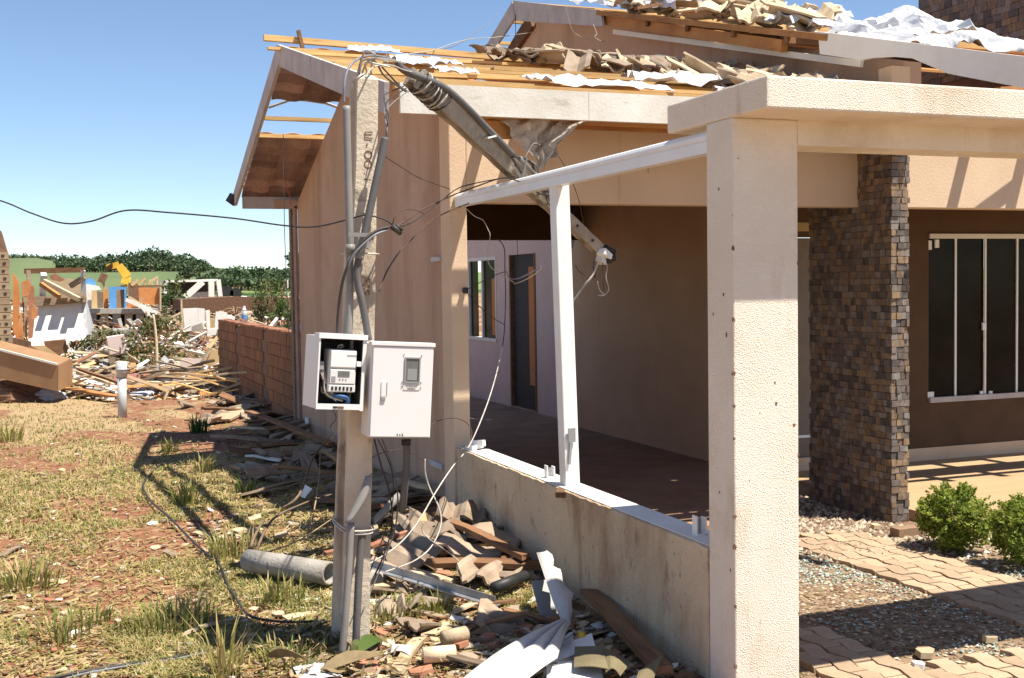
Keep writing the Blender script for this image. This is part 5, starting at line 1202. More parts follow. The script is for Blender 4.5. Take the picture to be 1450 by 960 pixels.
xa0 = gp(1200, 797, zg).x; xa1 = gp(1290, 775, zg).x; xb1 = gp(1190, 897, zg).x
lay(xa0, xa0+Wp*round((xa1-xa0)/Wp), 3.2, 6.75)
lay(xb1-Wp*4, xb1, 3.0, 5.0)
lay(gp(1300, 948, zg).x, gp(1300, 948, zg).x+Wp*14, 3.0, gp(1390, 938, zg).y)
# gravel, soil and broken glass
def scatter(n, xr, yr, r0, r1, mats, zbase, nm, lab, dens=None, flat=.6, wts=None):
    b = MB()
    for i in range(n):
        x, y = g.uniform(*xr), g.uniform(*yr)
        if dens and g.random() > dens(x, y): continue
        r = g.uniform(r0, r1); vs = [(x+math.cos(6.283*k/5+i)*r*g.uniform(.7, 1.2), y+math.sin(6.283*k/5+i)*r*g.uniform(.7, 1.2), zbase+g.uniform(0, .3)*r) for k in range(5)]
        t = (x+g.uniform(-.3, .3)*r, y+g.uniform(-.3, .3)*r, zbase+r*flat*g.uniform(.7, 1.5)); b.add(vs+[t], [(k, (k+1) % 5, 5) for k in range(5)], g.choices(range(len(mats)), wts)[0])
    return stuff(tag(b.build(nm, mats), lab))
in_path = lambda x, y: xa0 < x < xa0+Wp*round((xa1-xa0)/Wp)
scatter(5200, (xa1+.02, 9.5), (4.0, 6.66), .010, .026, ['pebble', 'palewood', 'pebbledark', 'white'], -.183, 'gravel', 'pale gravel bed between path and veranda', None, .7, (5, 3, 3, 1))
scatter(2200, (4.6, 5.80), (6.2, 8.28), .014, .03, ['pebble', 'pebbledark'], -.181, 'gravel', 'shaded gravel at the foot of the stone pillar', None, .8)
scatter(5200, (xb1+.0, xa0), (3.4, 7.2), .005, .018, ['pebble', 'pebbledark', 'leaf_dry', 'palewood', 'rust'], -.184, 'gravel', 'brown litter and grit in the bed between the paths', None, .5, (3, 5, 3, 2, 3))
scatter(2600, (2.66, xb1-Wp*4), (4.2, 8), .006, .018, ['pebble', 'pebbledark', 'leaf_dry'], -.184, 'gravel', 'grit and litter behind the low wall', None, .5)
def gl(x, y): return max(0, min(1, .15+1.6*fbm(x*1.4+1, y*1.4, 8, 3)))
scatter(4200, (xb1+.05, xa0-.02), (3.7, 6.6), .004, .010, ['glassbits', 'boxwhite'], -.176, 'glass_debris', 'teal bits of shattered safety glass in the bed between the paths', gl, .7, (6, 1))
scatter(900, (xa1, xa1+.7), (4.2, 5.6), .005, .011, ['glassbits', 'boxwhite'], -.166, 'glass_debris', 'teal glass bits at the edge of the gravel by the bushes', gl, .7, (6, 1))
for (px, py, r, lab) in ((1308, 926, .075, 'large pale broken stone slab in the bed at the bottom right'), (1300, 945, .04, 'small pale stone beside the large broken slab'), (1402, 907, .05, 'flat pale stone chip at right edge of the shaded bed'), (1240, 747, .05, 'white chip lying in the gravel by the stone pillar'), (1290, 755, .05, 'pale chip in the gravel left of the round bush')):
    p = gp(px, py, -.17); me = shard(6, r, .03, 'palewood' if r > .045 else 'white', 'stone_chip'); tag(place('stone_chip', me, (p.x, p.y, -.16), (.1, .1, .3)), lab, 'stone')
for (x, y) in ((gp(1262, 743, -.15).x, 6.6),):
    pass
# round bushes
def bush(px, py, rx, rz, n, label):
    p = gp(px, py, -.17); t = thing('bush', label, 'bush', tuple(p)); gg = random.Random(int(px)); c = Vector((p.x, p.y, -.17+rz*.98))
    b = MB()
    for i in range(64):
        a = Vector((gg.gauss(0, 1), gg.gauss(0, 1), gg.gauss(0, 1)+.1)).normalized(); rr = gg.uniform(.68, .88)
        q = Vector((c.x+a.x*rx*rr, c.y+a.y*rx*rr, c.z+a.z*rz*rr)); s = gg.uniform(.20, .32)*rx
        leafcloud(b, tuple(q), (s, s, s), n//44, .0135, (0, 0, 1) if a.z > .1 or a.x > .2 else (0, 0, 0, 1), gg, .3, .6)  # lighter leaves favoured on top and sun side, imitating sunlight
    leafcloud(b, tuple(c), (rx*.8, rx*.8, rz*.85), n//6, .014, (0,), gg, .2, .6)
    for i in range(60):
        a = gg.uniform(0, 6.28); e = gg.uniform(.1, 1.4); d = Vector((math.cos(a)*math.cos(e), math.sin(a)*math.cos(e), math.sin(e)))
        for k in range(7):
            q = c+Vector((d.x*rx, d.y*rx, d.z*rz))*(.92+.035*k); leafcloud(b, tuple(q), (.012, .012, .012), 3, .011, (1,), gg, 0, .6)
    b.build('foliage', ['leaf_box', 'leaf_box2'], t)
    s = MB()
    for i in range(16):
        a = gg.uniform(0, 6.28); q = c+Vector((math.cos(a)*rx*.75, math.sin(a)*rx*.75, gg.uniform(-.1, .8)*rz)); s.tube(spline([p+Vector((gg.uniform(-.03, .03), gg.uniform(-.03, .03), -.02)), p.lerp(q, .5)+Vector((0, 0, -.03)), q], 3), .006, 5, r2=.002)
    s.build('stems', 'bark', t, True)
bush(1353, 778, .245, .215, 5200, 'round bright green boxwood bush in gravel in front of the veranda')
bush(1456, 802, .235, .22, 4600, 'second boxwood bush cut off by the right edge of the photo')

# ================================================================== ROOF RUBBISH
def sheet_on(pts, label, amp=.05, m='plastic', n=16, th=.003, cat='plastic sheet', nm='plastic_sheet', seed=1):
    a, b_, c, d = [Vector(p) for p in pts]; b = MB(); N = (c-a).cross(d-b_).normalized(); N = N if N.z > 0 else -N
    def fn(u, v):
        p = a.lerp(b_, u).lerp(d.lerp(c, u), v); e = .7*noise.noise(Vector((u*3+seed, v*3, seed)))+.6*abs(noise.noise(Vector((u*6+v*3, v*6+seed, 2))))*2+.3*noise.noise(Vector((u*14, v*14, seed)))
        q = .06*noise.noise(Vector((u*4, v*4, seed+5))); return p+N*(amp*(e+.3))+(b_-a)*q+(d-a)*q*.7
    b.sheet(fn, n, n, th); return tag(b.build(nm, m, None, False), label, cat)
def rp(x, y, o=.0): return (x, y, wingroof(y)+o)
def mp_(x, y, o=.0): return (x, y, mainroof(y)+o)
sheet_on([rp(2.35, 8.3, .01), rp(2.85, 8.3, .01), rp(2.8, 8.9, .01), rp(2.4, 8.9, .01)], 'white plastic scrap on the battens above the fallen pole', .05)
sheet_on([rp(3.1, 7.2, .0), rp(3.9, 7.0, .0), rp(3.8, 7.5, .0), rp(3.0, 7.6, .0)], 'white torn plastic lying low on the battens in the middle of the eave', .05, seed=2)
sheet_on([rp(3.9, 7.5, .02), rp(5.0, 7.7, .02), rp(5.2, 8.3, .02), rp(4.0, 8.0, .02)], 'large white plastic sheet on the battens left of the broken tiles', .08, seed=3)
sheet_on([rp(4.2, 6.75, .0), rp(5.0, 6.7, .0), rp(5.2, 7.2, .0), rp(4.3, 7.2, .0)], 'bluish white plastic sheet near the eave just above the gate slab', .06, seed=4)
sheet_on([rp(2.3, 9.7, .02), rp(2.75, 9.6, .02), rp(2.7, 10.0, .05), rp(2.35, 10.0, .02)], 'small white plastic tuft on the ridge batten above the pole', .03, seed=5)
sheet_on([rp(3.7, 9.7, .02), rp(4.1, 9.6, .02), rp(4.1, 10.0, .05), rp(3.8, 10.0, .02)], 'small white plastic tuft on the ridge further right', .03, seed=6)
sheet_on([rp(2.5, 7.8, .0), rp(2.75, 7.7, .0), rp(2.75, 8.0, .0), rp(2.5, 8.1, .0)], 'tiny white scrap on the battens left of the middle sheet', .04, seed=7, n=8)
for i in range(64):     # loose tiles on the wing roof
    x = 3.6+2.1*g.random()**.7; y = lerp(8.9, 10.0, g.random()) if x < 4.6 else lerp(7.0, 9.6, g.random())
    o = place('roof_tile', g.choice(L['tile']+L['palet']), rp(x, y, .05+.05*g.random()), (math.atan(.257)+g.uniform(-.25, .35), g.uniform(-.35, .35), g.uniform(-.7, .7)), (1, 1, 1))
    zone = 'beside the white sheet on the front roof' if x < 4.4 else ('high against the gable wall on the front roof' if y > 8.6 else ('in the thick of the front roof tile heap' if y > 7.8 else 'just above the gate slab near the eave'))
    tag(o, 'broken wavy roof tile lying loose '+zone, 'roof tile', 'loose roof tiles on the front roof')
for i in range(14):
    x = 3.5+.16*i; o = place('roof_tile', g.choice(L['tile']), rp(x, 9.55+.1*math.sin(i*2.0), .10), (math.atan(.257)-.05, g.uniform(-.15, .15), g.uniform(-.3, .3)))
    tag(o, ('left' if i < 5 else ('middle' if i < 10 else 'right'))+' part tile of the leftover wavy row below the gable wall', 'roof tile', 'leftover tile row below the gable')
b = MB(); b.beam(at(930, 78, 9.9), at(1010, 92, 9.2), .06, .02); tag(b.build('flashing', 'metal'), 'grey metal flashing strip lying against the gable wall above the tiles', 'flashing')
sheet_on([(5.84, 8.6, 3.10), (5.84, 7.9, 3.06), (5.83, 7.9, 3.20), (5.83, 8.6, 3.24)], 'pale lilac board patch on the gable wall above the gate slab', .0, 'fasciagrey', 3, .01, 'board', 'wall_patch')
# film hanging under the eave
b = MB(); c0 = at(706, 166, 6.7); c1 = at(826, 166, 6.7); tip = at(768, 240, 6.75)
def fn(u, v):
    top = c0.lerp(c1, u); p = top.lerp(tip, v**1.15*(.72+.28*math.sin(u*3.1416))); return p+Vector((.012*math.sin(v*21+u*7), .035*math.sin(u*11+v*5)*(1-v*.3)+.022*math.sin(u*29+v*13), .02*math.sin(u*17+v*6)))
b.sheet(fn, 26, 14, .002); tag(b.build('torn_film', 'foil', None, False), 'torn shiny film hanging from the eave above the rail', 'plastic film')
b = MB(); b.beam(at(690, 184, 6.75), at(745, 184, 6.9), .06, .11); tag(b.build('eave_board', 'orangewood'), 'fresh orange board end under the eave left of the torn film', 'board')
b = MB(); b.box((3.0, 7.25, 2.70), (5.7, 7.29, 2.82)); b.build('wall_plate', 'orangewood', rf)
for i in range(44):     # heap of pale tiles on the main roof
    t = g.random(); y = lerp(8.0, 11.6, t); x = 5.62+.5*g.random()
    if .55 < t < .66: continue
    o = place('roof_tile', g.choice(L['palet']), mp_(x, y, .06+.10*g.random()), (math.atan(.27)+g.uniform(-.15, .4), g.uniform(-.35, .35), g.choice((-.9, -.7, .5, -1.1))+g.uniform(-.25, .25)), (1.2, 1.2, 1.2))
    tag(o, 'pale broken roof tile '+('at the low right end of the main roof heap' if t < .3 else ('in the middle of the main roof heap' if t < .6 else 'at the upper left end of the main roof heap')), 'roof tile', 'pale tiles heaped on the main roof')
for k, (pts, lab) in enumerate((
    ([mp_(5.6, 11.4, .02), mp_(5.6, 13.2, .02), mp_(6.2, 13.2, .12), mp_(6.2, 11.4, .12)], 'white plastic strip along the upper rake at the top of the photo'),
    ([mp_(5.6, 10.0, .05), mp_(5.6, 11.3, .05), mp_(6.0, 11.3, .30), mp_(6.0, 10.0, .30)], 'white plastic bulge among the pale tiles at top centre'),
    ([mp_(5.6, 8.1, .03), mp_(5.6, 8.9, .03), mp_(6.2, 8.9, .12), mp_(6.2, 8.1, .12)], 'white plastic between tile heap and the white fascia'),
    ([mp_(5.6, 6.7, .01), mp_(5.6, 7.9, .01), mp_(6.2, 7.9, .10), mp_(6.2, 6.7, .10)], 'flat white plastic sheet just above the white rake fascia'))):
    sheet_on(pts, lab, .10, seed=11+k)
hp = [at(1195, 70, 8.2), at(1450, 60, 7.4), at(1455, 30, 8.2), at(1350, 8, 9.0)]
b = MB(); L0, L1 = at(1150, 60, 8.3), at(1490, 78, 7.3)
def fn(u, v):
    base = L0.lerp(L1, u); prof = float(np.interp(u, [0, .2, .4, .6, .66, .8, 1], [0, .02, .09, .25, .27, .19, .12]))
    crump = .10*noise.noise(Vector((u*8, v*4, 3)))+.11*(abs(noise.noise(Vector((u*15+v*5, v*7, 7))))-.2)+.02*(abs(noise.noise(Vector((u*34, v*17+u*9, 2))))-.2)
    return base+Vector((.1, .95, .26))*(v*1.3)+Vector((0, 0, prof*math.sin(min(1, v*1.25+.08)*1.57)*(1 if v < .8 else 1-(v-.8)*3)+crump))
b.sheet(fn, 80, 36, .003); tag(b.build('plastic_heap', 'plastic', None, True), 'large crumpled white plastic heap on the roof in front of the stone tower', 'plastic sheet')
for k, (x0, y0, x1, y1, lab) in enumerate(((985, 18, 1000, 0, 'dark splinter leaning on the roof heap at the top'), (1153, 36, 1160, 18, 'short brown splinter upright at right end of the tile heap'), (1175, 34, 1260, 30, 'long pale slat lying on top behind the white fascia'), (900, 12, 935, 6, 'dark slat end among white plastic at the top edge'))):
    b = MB(); b.beam(at(x0, y0, 8.6 if x0 > 1100 else 10.2), at(x1, y1, 8.7 if x0 > 1100 else 10.3), .05, .03); tag(b.build('splinter', 'brownwood' if k != 2 else 'palewood'), lab, 'splinter')

# ================================================================== THE WRECKED STREET BEHIND
g = random.Random(101)
def W(px, py, y): return at(px, py, y)
def slab(b, pts, th, n=None):
    """irregular flat wall: outline in picture-plane order at real places, pushed back by th along n"""
    P = [Vector(p) for p in pts]; N = Vector(n) if n is not None else Vector((0, 1, 0)); k = len(P)
    b.add(P+[p+N*th for p in P], [tuple(range(k)), tuple(range(2*k-1, k-1, -1))]+[(i, i+k, (i+1) % k+k, (i+1) % k) for i in range(k)])
# ---- brick gable at the left edge
Yb = 22.0; gw = thing('brick_gable', 'ruined sandy hollow brick gable wall at the left edge of the photo', 'wall', tuple(W(5, 520, Yb)))
x1 = W(18, 480, Yb).x; x0 = x1-1.3; zt_ = W(2, 318, Yb).z
b = MB(); b.prism([(x0, -.2), (x1-.03, -.2), (x1-.03, zt_-.5), (x1-.12, zt_-.12), (x1-.22, zt_), (x0, zt_+.3)], 'y', Yb+.02, Yb+.22); b.build('mortar_core', 'mortar', gw)
pm = MB().box((-.145, -.05, -.06), (.145, .05, .06)).mesh('brick', 'palebrick'); ph_ = MB().box((-.025, -.01, -.018), (.025, .01, .018)).mesh('brick_hole', 'darkin')
z = 0; r = 0
while z < zt_-.1:
    x = x1-.15-(.15 if r % 2 else 0)+(.13 if r % 2 else 0); top = 1.0
    while x > x0:
        lim = zt_-.1 if x < x1-.25 else zt_-.5
        if z < lim:
            bo = place('brick', pm, (x, Yb+.04, z+.06), (0, g.uniform(-.02, .02), 0), parent=gw)
            if g.random() < .75:
                for q in (-.06, .06):
                    h = place('brick_hole', ph_, (0, 0, 0)); h.parent = bo; h.location = (q, -.05, .0)
        x -= .30
    z += .131; r += 1
# ---- the brown wardrobe panel lying on the rubble
Yw = 18.6; wd_ = thing('wardrobe', 'long brown laminate wardrobe lying on its side on rubble at the left edge', 'wardrobe', tuple(gp(60, 556)))
b = MB(); a0, a1, a2, a3 = W(-40, 486, 19.2), W(81, 517, 18.4), W(81, 554, 18.4), W(-40, 527, 19.2); slab(b, [a0, a1, a2, a3], .55, (.35, .9, .12)); b.build('carcass', 'wardrobe', wd_)
b = MB(); b.beam(a0+Vector((0, -.01, .012)), a1+Vector((0, -.01, .012)), .03, .03); b.build('edge_strip', 'white', wd_)
b = MB(); e0 = a1+Vector((.006, -.0, 0)); e1 = a2+Vector((.006, 0, 0)); slab(b, [e0, e0+Vector((.20, .5, .06)), e1+Vector((.20, .5, .06)), e1], .012, (.9, -.3, 0)); b.build('end_panel', 'wardrobe', wd_)
# ---- white painted wall, leaning, with roof frame over it
Yk = 27.0; rw = thing('ruined_white_wall', 'leaning white wall remnant with bare timber frame on top at the left', 'ruined wall', tuple(W(90, 505, Yk)))
b = MB(); slab(b, [W(48, 428, Yk), W(121, 424, Yk), W(126, 512, Yk-.5), W(36, 512, Yk-.5)], .12, (0, 1, 0)); b.build('white_wall', 'white', rw)
b = MB(); slab(b, [W(121.5, 420, Yk), W(137, 478, Yk+2.2), W(137, 495, Yk+2.2), W(126.5, 512, Yk-.5)], .10, (-1, .2, 0)); b.build('side_wall', 'steelgrey', rw)  # grey colour paints in the shaded side of the white wall
b = MB(); b.beam(W(46, 427, Yk-.1), W(122, 421, Yk-.1), .18, .20); b.build('wood_beam', 'oldwood', rw)
for (p, q, m, s) in (((118.5, 420), (117.5, 383), 'steelgrey', .10), ((35, 384), (119, 382), 'brownwood', .11), ((60, 420), (62, 388), 'steelgrey', .12), ((62, 398), (112, 424), 'palewood', .09), ((58, 402), (84, 420), 'orangewood', .08), ((100, 405), (120, 392), 'oldwood', .10), ((40, 384), (44, 420), 'oldwood', .08)):
    b = MB(); b.beam(W(p[0], p[1], Yk-.2+.5*g.random()-1.2*(s < .095)), W(q[0], q[1], Yk-.2-1.2*(s < .095)), s, s); b.build('frame_post' if s > .09 else 'loose_board', m, rw)
for px, ln in ((68, .46), (88, .44), (104, .50), (113, .42)):
    p = W(px, 424, Yk-.02); b = MB(); b.beam(p+Vector((0, .1, .02)), p+Vector((.02, -ln, .06)), .12 if px != 88 else .2, .05); b.build('rafter_stub', 'oldwood', rw)
p = W(84, 421, Yk-.24); q = W(114, 421, Yk-.26); b = MB(); b.beam(p, q, .03, .09); b.build('loose_board', 'palewood', rw)
# ---- orange walls broken open at left
ow = thing('ruined_orange_wall', 'torn orange painted brick wall beside the sandy gable', 'ruined wall', tuple(W(30, 500, 25)))
for (pts, m, y) in (([(18, 385), (26, 398), (28, 430), (24, 470), (18, 478)], 'orange', 25.5), ([(30, 400), (40, 396), (44, 405), (38, 430), (32, 440)], 'orange', 25.0), ([(22, 470), (30, 440), (33, 470), (31, 500), (20, 500)], 'orange', 24.6), ([(40, 405), (48, 405), (50, 440), (46, 478), (40, 480)], 'clay', 25.3), ([(32, 420), (39, 418), (38, 478), (33, 476)], 'brick', 24.9), ([(44, 430), (54, 436), (52, 450), (45, 452)], 'orange', 24.7), ([(18, 478), (44, 484), (44, 500), (16, 500)], 'rust', 24.5)):
    b = MB(); slab(b, [W(p[0], p[1], y) for p in pts], .16); b.build('wall_piece', m, ow)
for i in range(8):
    b = MB(); b.beam(W(34+g.uniform(-1, 1), 424+i*7, 24.85), W(38.5, 424+i*7, 24.85), .03, .09); b.build('brick', 'palebrick', ow)
# ---- house on piers, blue door frame, orange rooms
Yh = 46.0; rh = thing('wrecked_house', 'wrecked orange house on low piers with a bright blue door frame', 'ruined house', tuple(W(175, 470, Yh)))
b = MB(); slab(b, [W(126, 437, Yh), W(224, 437, Yh), W(224, 444, Yh), W(126, 444, Yh)], 6.0); b.build('floor_slab', 'roughconc', rh)
for px in (131, 148, 165, 182, 198, 216): b = MB(); b.beam(W(px, 444, Yh+.3), W(px, 470, Yh+.3), .28, .28, (0, 1, 0)); b.build('pier', g.choice(('roughconc', 'steelgrey', 'palebrick')), rh)
b = MB(); slab(b, [W(126, 445, Yh+2), W(222, 445, Yh+2), W(222, 470, Yh+2), W(126, 470, Yh+2)], .2); b.build('underfloor_shade', 'darkin', rh)  # dark sheet standing in for the shade under the raised floor
for (pts, m, y, nm) in (([(155, 406), (165, 406), (165, 437), (155, 437)], 'bluedoor', Yh+.5, 'door_frame'), ([(165.2, 406), (176, 406), (176, 410), (165.2, 410)], 'bluedoor', Yh+.5, 'door_frame'), ([(176.2, 406), (179, 406), (179, 436), (176.2, 436)], 'bluedoor', Yh+.5, 'door_frame'), ([(165.2, 411), (170, 410), (172, 437), (165.2, 437)], 'wardrobe', Yh+1.2, 'wall_piece'), ([(170, 411), (176, 411), (176, 437), (170, 437)], 'darkin', Yh+1.5, 'wall_piece'),  # near-black panel in the doorway stands in for its shaded inside
    ([(130, 408), (137, 407), (138, 437), (130, 437)], 'ply', Yh+.8, 'wall_piece'), ([(146, 410), (152, 408), (154, 437), (147, 437)], 'orange', Yh+.8, 'wall_piece'), ([(137, 412), (146, 414), (146, 437), (138, 437)], 'oldwood', Yh+1.6, 'wall_piece'), ([(196, 407), (226, 408), (226, 430), (214, 432), (197, 427)], 'orange', Yh+1, 'wall_piece'), ([(180, 425), (196, 428), (196, 437), (180, 437)], 'orange', Yh+1.4, 'wall_piece'), ([(182, 400), (196, 402), (197, 427), (182, 425)], 'rust', Yh+2.4, 'wall_piece'), ([(226.2, 400), (228.5, 400), (228.5, 440), (226.2, 440)], 'palewood', Yh+.8, 'post'), ([(121, 404), (130, 404), (129.5, 437), (124, 437)], 'white', Yh+1.1, 'wall_piece')):
    b = MB(); slab(b, [W(p[0], p[1], y) for p in pts], .15); b.build(nm, m, rh)
for (p, q, m, s) in (((186, 404), (196, 396), 'ply', .16), ((196, 404), (206, 394), 'ply', .14), ((210, 402), (222, 393), 'ply', .14), ((205, 404), (205, 394), 'ply', .10), ((216, 404), (212, 396), 'palewood', .12), ((223, 404), (222, 391), 'palewood', .10), ((184, 406), (228, 405), 'brownwood', .12), ((178, 424), (226, 445), 'white', .20), ((182, 420), (215, 440), 'palewood', .12), ((200, 433), (222, 458), 'white', .22), ((141, 392), (150, 396), 'rust', .5), ((144, 396), (150, 410), 'palewood', .12)):
    b = MB(); b.beam(W(p[0], p[1], Yh-.3), W(q[0], q[1], Yh-.3), s, s*.7); b.build('roof_timber', m, rh)
# ---- excavator
Ye = 62.0; ex = thing('excavator', 'yellow excavator with its bent boom raised among the wrecks', 'excavator', tuple(W(176, 440, Ye)))
b = MB(); b.beam(W(177, 402, Ye), W(180, 391, Ye), .55, .5, taper=.8); b.beam(W(180.5, 392, Ye), W(168, 375.5, Ye), .5, .45, taper=.8); b.build('boom', 'yellow', ex)
b = MB(); b.beam(W(168.5, 375, Ye), W(151, 378, Ye), .38, .34, taper=.7); b.build('stick', 'yellow', ex)
b = MB(); b.beam(W(153, 376, Ye), W(157, 381, Ye), .6, .5, taper=.5); b.build('bucket', 'rust', ex)
b = MB(); b.beam(W(172, 382, Ye), W(179, 390, Ye), .16, .16); b.build('hydraulic_ram', 'white', ex)
b = MB(); slab(b, [W(170, 404, Ye), W(180, 402, Ye), W(181, 418, Ye), W(169, 418, Ye)], 2.0); b.build('cab', 'yellow', ex)
b = MB(); slab(b, [W(171.5, 405.5, Ye-.02), W(177, 405, Ye-.02), W(177, 411, Ye-.02), W(171.5, 411, Ye-.02)], .012); b.build('cab_window', 'pane', ex)
b = MB(); slab(b, [W(163, 419, Ye-.2), W(185, 419, Ye-.2), W(186, 425, Ye-.2), W(162, 425, Ye-.2)], .6); b.build('track', 'black', ex)
# ---- white steel shed
Ys = 74.0; sh = thing('steel_shed', 'low white steel framed shed standing open in the distance', 'shed', tuple(W(272, 422, Ys)))
b = MB(); slab(b, [W(233, 397, Ys), W(309, 395, Ys), W(309, 398, Ys), W(233, 400, Ys)], 6); b.build('roof', 'white', sh)
for (p, q, s) in (((309, 396), (312, 420), .26), ((299, 398), (299, 420), .34), ((262, 421), (287, 399), .36), ((234, 400), (234, 420), .2)):
    b = MB(); b.beam(W(p[0], p[1], Ys-.2), W(q[0], q[1], Ys-.2), s, s); b.build('post', 'white', sh)
b = MB(); slab(b, [W(234, 400, Ys+3), W(305, 399, Ys+3), W(305, 417, Ys+3), W(234, 417, Ys+3)], .1); b.build('rear_wall', 'darkin', sh)  # dark sheet standing in for the shade inside the open shed
b = MB(); slab(b, [W(270, 414, Ys+.6), W(296, 413, Ys+.6), W(296, 421, Ys+.6), W(268, 421, Ys+.6)], .5); b.build('inner_wall', 'steelgrey', sh)
# ---- small dark tractor
Yt = 80.0; tr = thing('tractor', 'small dark blue tractor parked right of the white steel shed', 'tractor', tuple(W(322, 418, Yt)))
b = MB(); slab(b, [W(316, 405, Yt), W(327, 405, Yt), W(329, 416, Yt), W(316, 416, Yt)], 1.6); b.build('cab', 'black', tr)
b = MB(); slab(b, [W(317.5, 406.5, Yt-.03), W(325.5, 406.5, Yt-.03), W(326.5, 410.5, Yt-.03), W(317.5, 410.5, Yt-.03)], .012); b.build('cab_window', 'lcd', tr)
b = MB(); slab(b, [W(329, 412, Yt), W(338, 413, Yt), W(338, 417, Yt), W(329, 417, Yt)], 1.2); b.build('bonnet', 'conduitdark', tr)
for px, r in ((319, .55), (334, .4)):
    c = W(px, 416, Yt-.3); b = MB(); b.tube([c, c+Vector((0, .3, 0))], r, 12); b.build('wheel', 'black', tr)
# ---- white broken wall stumps and further wrecks
def wreck(name, label, cat, Y, pieces, base):
    t = thing(name, label, cat, tuple(W(base[0], base[1], Y)))
    for (nm, m, pts, dy, th) in pieces:
        b = MB(); slab(b, [W(p[0], p[1], Y+dy) for p in pts], th); b.build(nm, m, t)
    return t
wreck('ruined_wall', 'white wall stump with jagged top left of the dead agave', 'ruined wall', 34, [('wall_piece', 'white', [(259, 437), (280, 436), (281, 462), (274, 468), (262, 470)], 0, .15), ('wall_piece', 'white', [(280.5, 436), (290, 437), (290, 462), (281, 464)], .3, .15), ('post', 'palewood', [(256, 424), (258, 424), (260, 470), (257, 470)], -.1, .1), ('wall_piece', 'roughconc', [(272, 462), (286, 457), (289, 468), (272, 470)], -.6, .12)], (272, 470))
wreck('ruined_wall', 'white wall piece with a tan arched hole beside the dead agave', 'ruined wall', 33, [('wall_piece', 'white', [(291, 440), (297, 439), (298, 470), (293, 470)], 0, .15), ('wall_piece', 'white', [(306, 441), (321, 442), (322, 470), (308, 475), (304, 460)], .1, .15), ('wall_piece', 'white', [(321.5, 445), (333, 448), (331, 462), (322, 466)], .3, .12), ('arch_panel', 'ply', [(294, 452), (306, 450), (306, 464), (300, 466), (294, 465)], .5, .12), ('wall_piece', 'white', [(294, 466), (306, 464), (306, 474), (293, 476)], -.3, .12)], (310, 475))
wreck('rubble_bank', 'long reddish rubble bank below the white steel shed', 'rubble', 55, [('bank', 'rust', [(255, 424), (330, 420), (400, 421), (435, 424), (435, 440), (255, 440)], 0, 4.0)], (330, 440))
wreck('fallen_roof', 'blue and white crumpled roof sheet behind the bare timber frame', 'ruined roof', 40, [('sheet', 'bluedoor', [(120, 396), (128, 394), (134, 396), (136, 404), (122, 402)], 0, .3), ('sheet', 'white', [(122, 402), (140, 405), (144, 410), (122, 412)], -.2, .3), ('sheet', 'clay', [(70, 390), (78, 387), (92, 396), (86, 399), (72, 396)], .5, .2), ('sheet', 'palewood', [(64, 397), (100, 394), (118, 400), (112, 416), (66, 410)], 2.5, .2)], (110, 420))
wreck('rubble_bank', 'grey bank of smashed roof sheets behind the olive shrub', 'rubble', 36, [('bank', 'roughconc', [(130, 470), (190, 466), (205, 475), (200, 490), (130, 490)], 0, 2), ('bank', 'rust', [(140, 476), (175, 473), (180, 482), (140, 484)], -.3, .4), ('bank', 'paper', [(170, 478), (202, 474), (202, 500), (150, 505)], -.6, .3)], (165, 500))
wreck('wall_block', 'pale pinkish wall block lying between the two olive shrubs', 'ruined wall', 24, [('block', 'pinkwall', [(151, 478), (176, 474), (178, 500), (156, 504)], 0, .5)], (165, 505))
# ---- panels and boards of the near heap
wreck('plywood_panel', 'large tan plywood box panel tilted against the end of the brick wall', 'panel', 21.3, [('panel', 'ply', [(300, 494), (332, 504), (327, 530), (289, 515)], 0, .05), ('panel_edge', 'palewood', [(298, 493), (300, 493.5), (289, 516), (286, 515)], -.05, .35)], (305, 530))
wreck('board_panel', 'pinkish grey flat board lying left of the tan plywood panel', 'panel', 22.5, [('panel', 'pinkwall', [(257, 507), (290, 508), (286, 524), (253, 522)], 0, .03)], (270, 524))
wreck('corrugated_sheet', 'reddish striped roof sheet on the rubble behind the wardrobe', 'roof sheet', 20.6, [('sheet', 'clay', [(28, 498), (44, 489), (85, 508), (80, 513)], 0, .05)], (50, 510))
wreck('yellow_board', 'yellow orange board lying on rubble behind the wardrobe', 'board', 20.3, [('sheet', 'ply', [(45, 490), (62, 489), (88, 507), (80, 511)], 0, .05)], (70, 510))
wreck('broken_cabinet', 'dark red brown cabinet piece below the white wall', 'cabinet', 22.5, [('side', 'brownwood', [(62, 484), (93, 481), (96, 500), (80, 502), (64, 492)], 0, .4), ('edge', 'white', [(92.5, 481), (94, 481), (104, 502), (102, 503)], -.05, .1)], (85, 502))
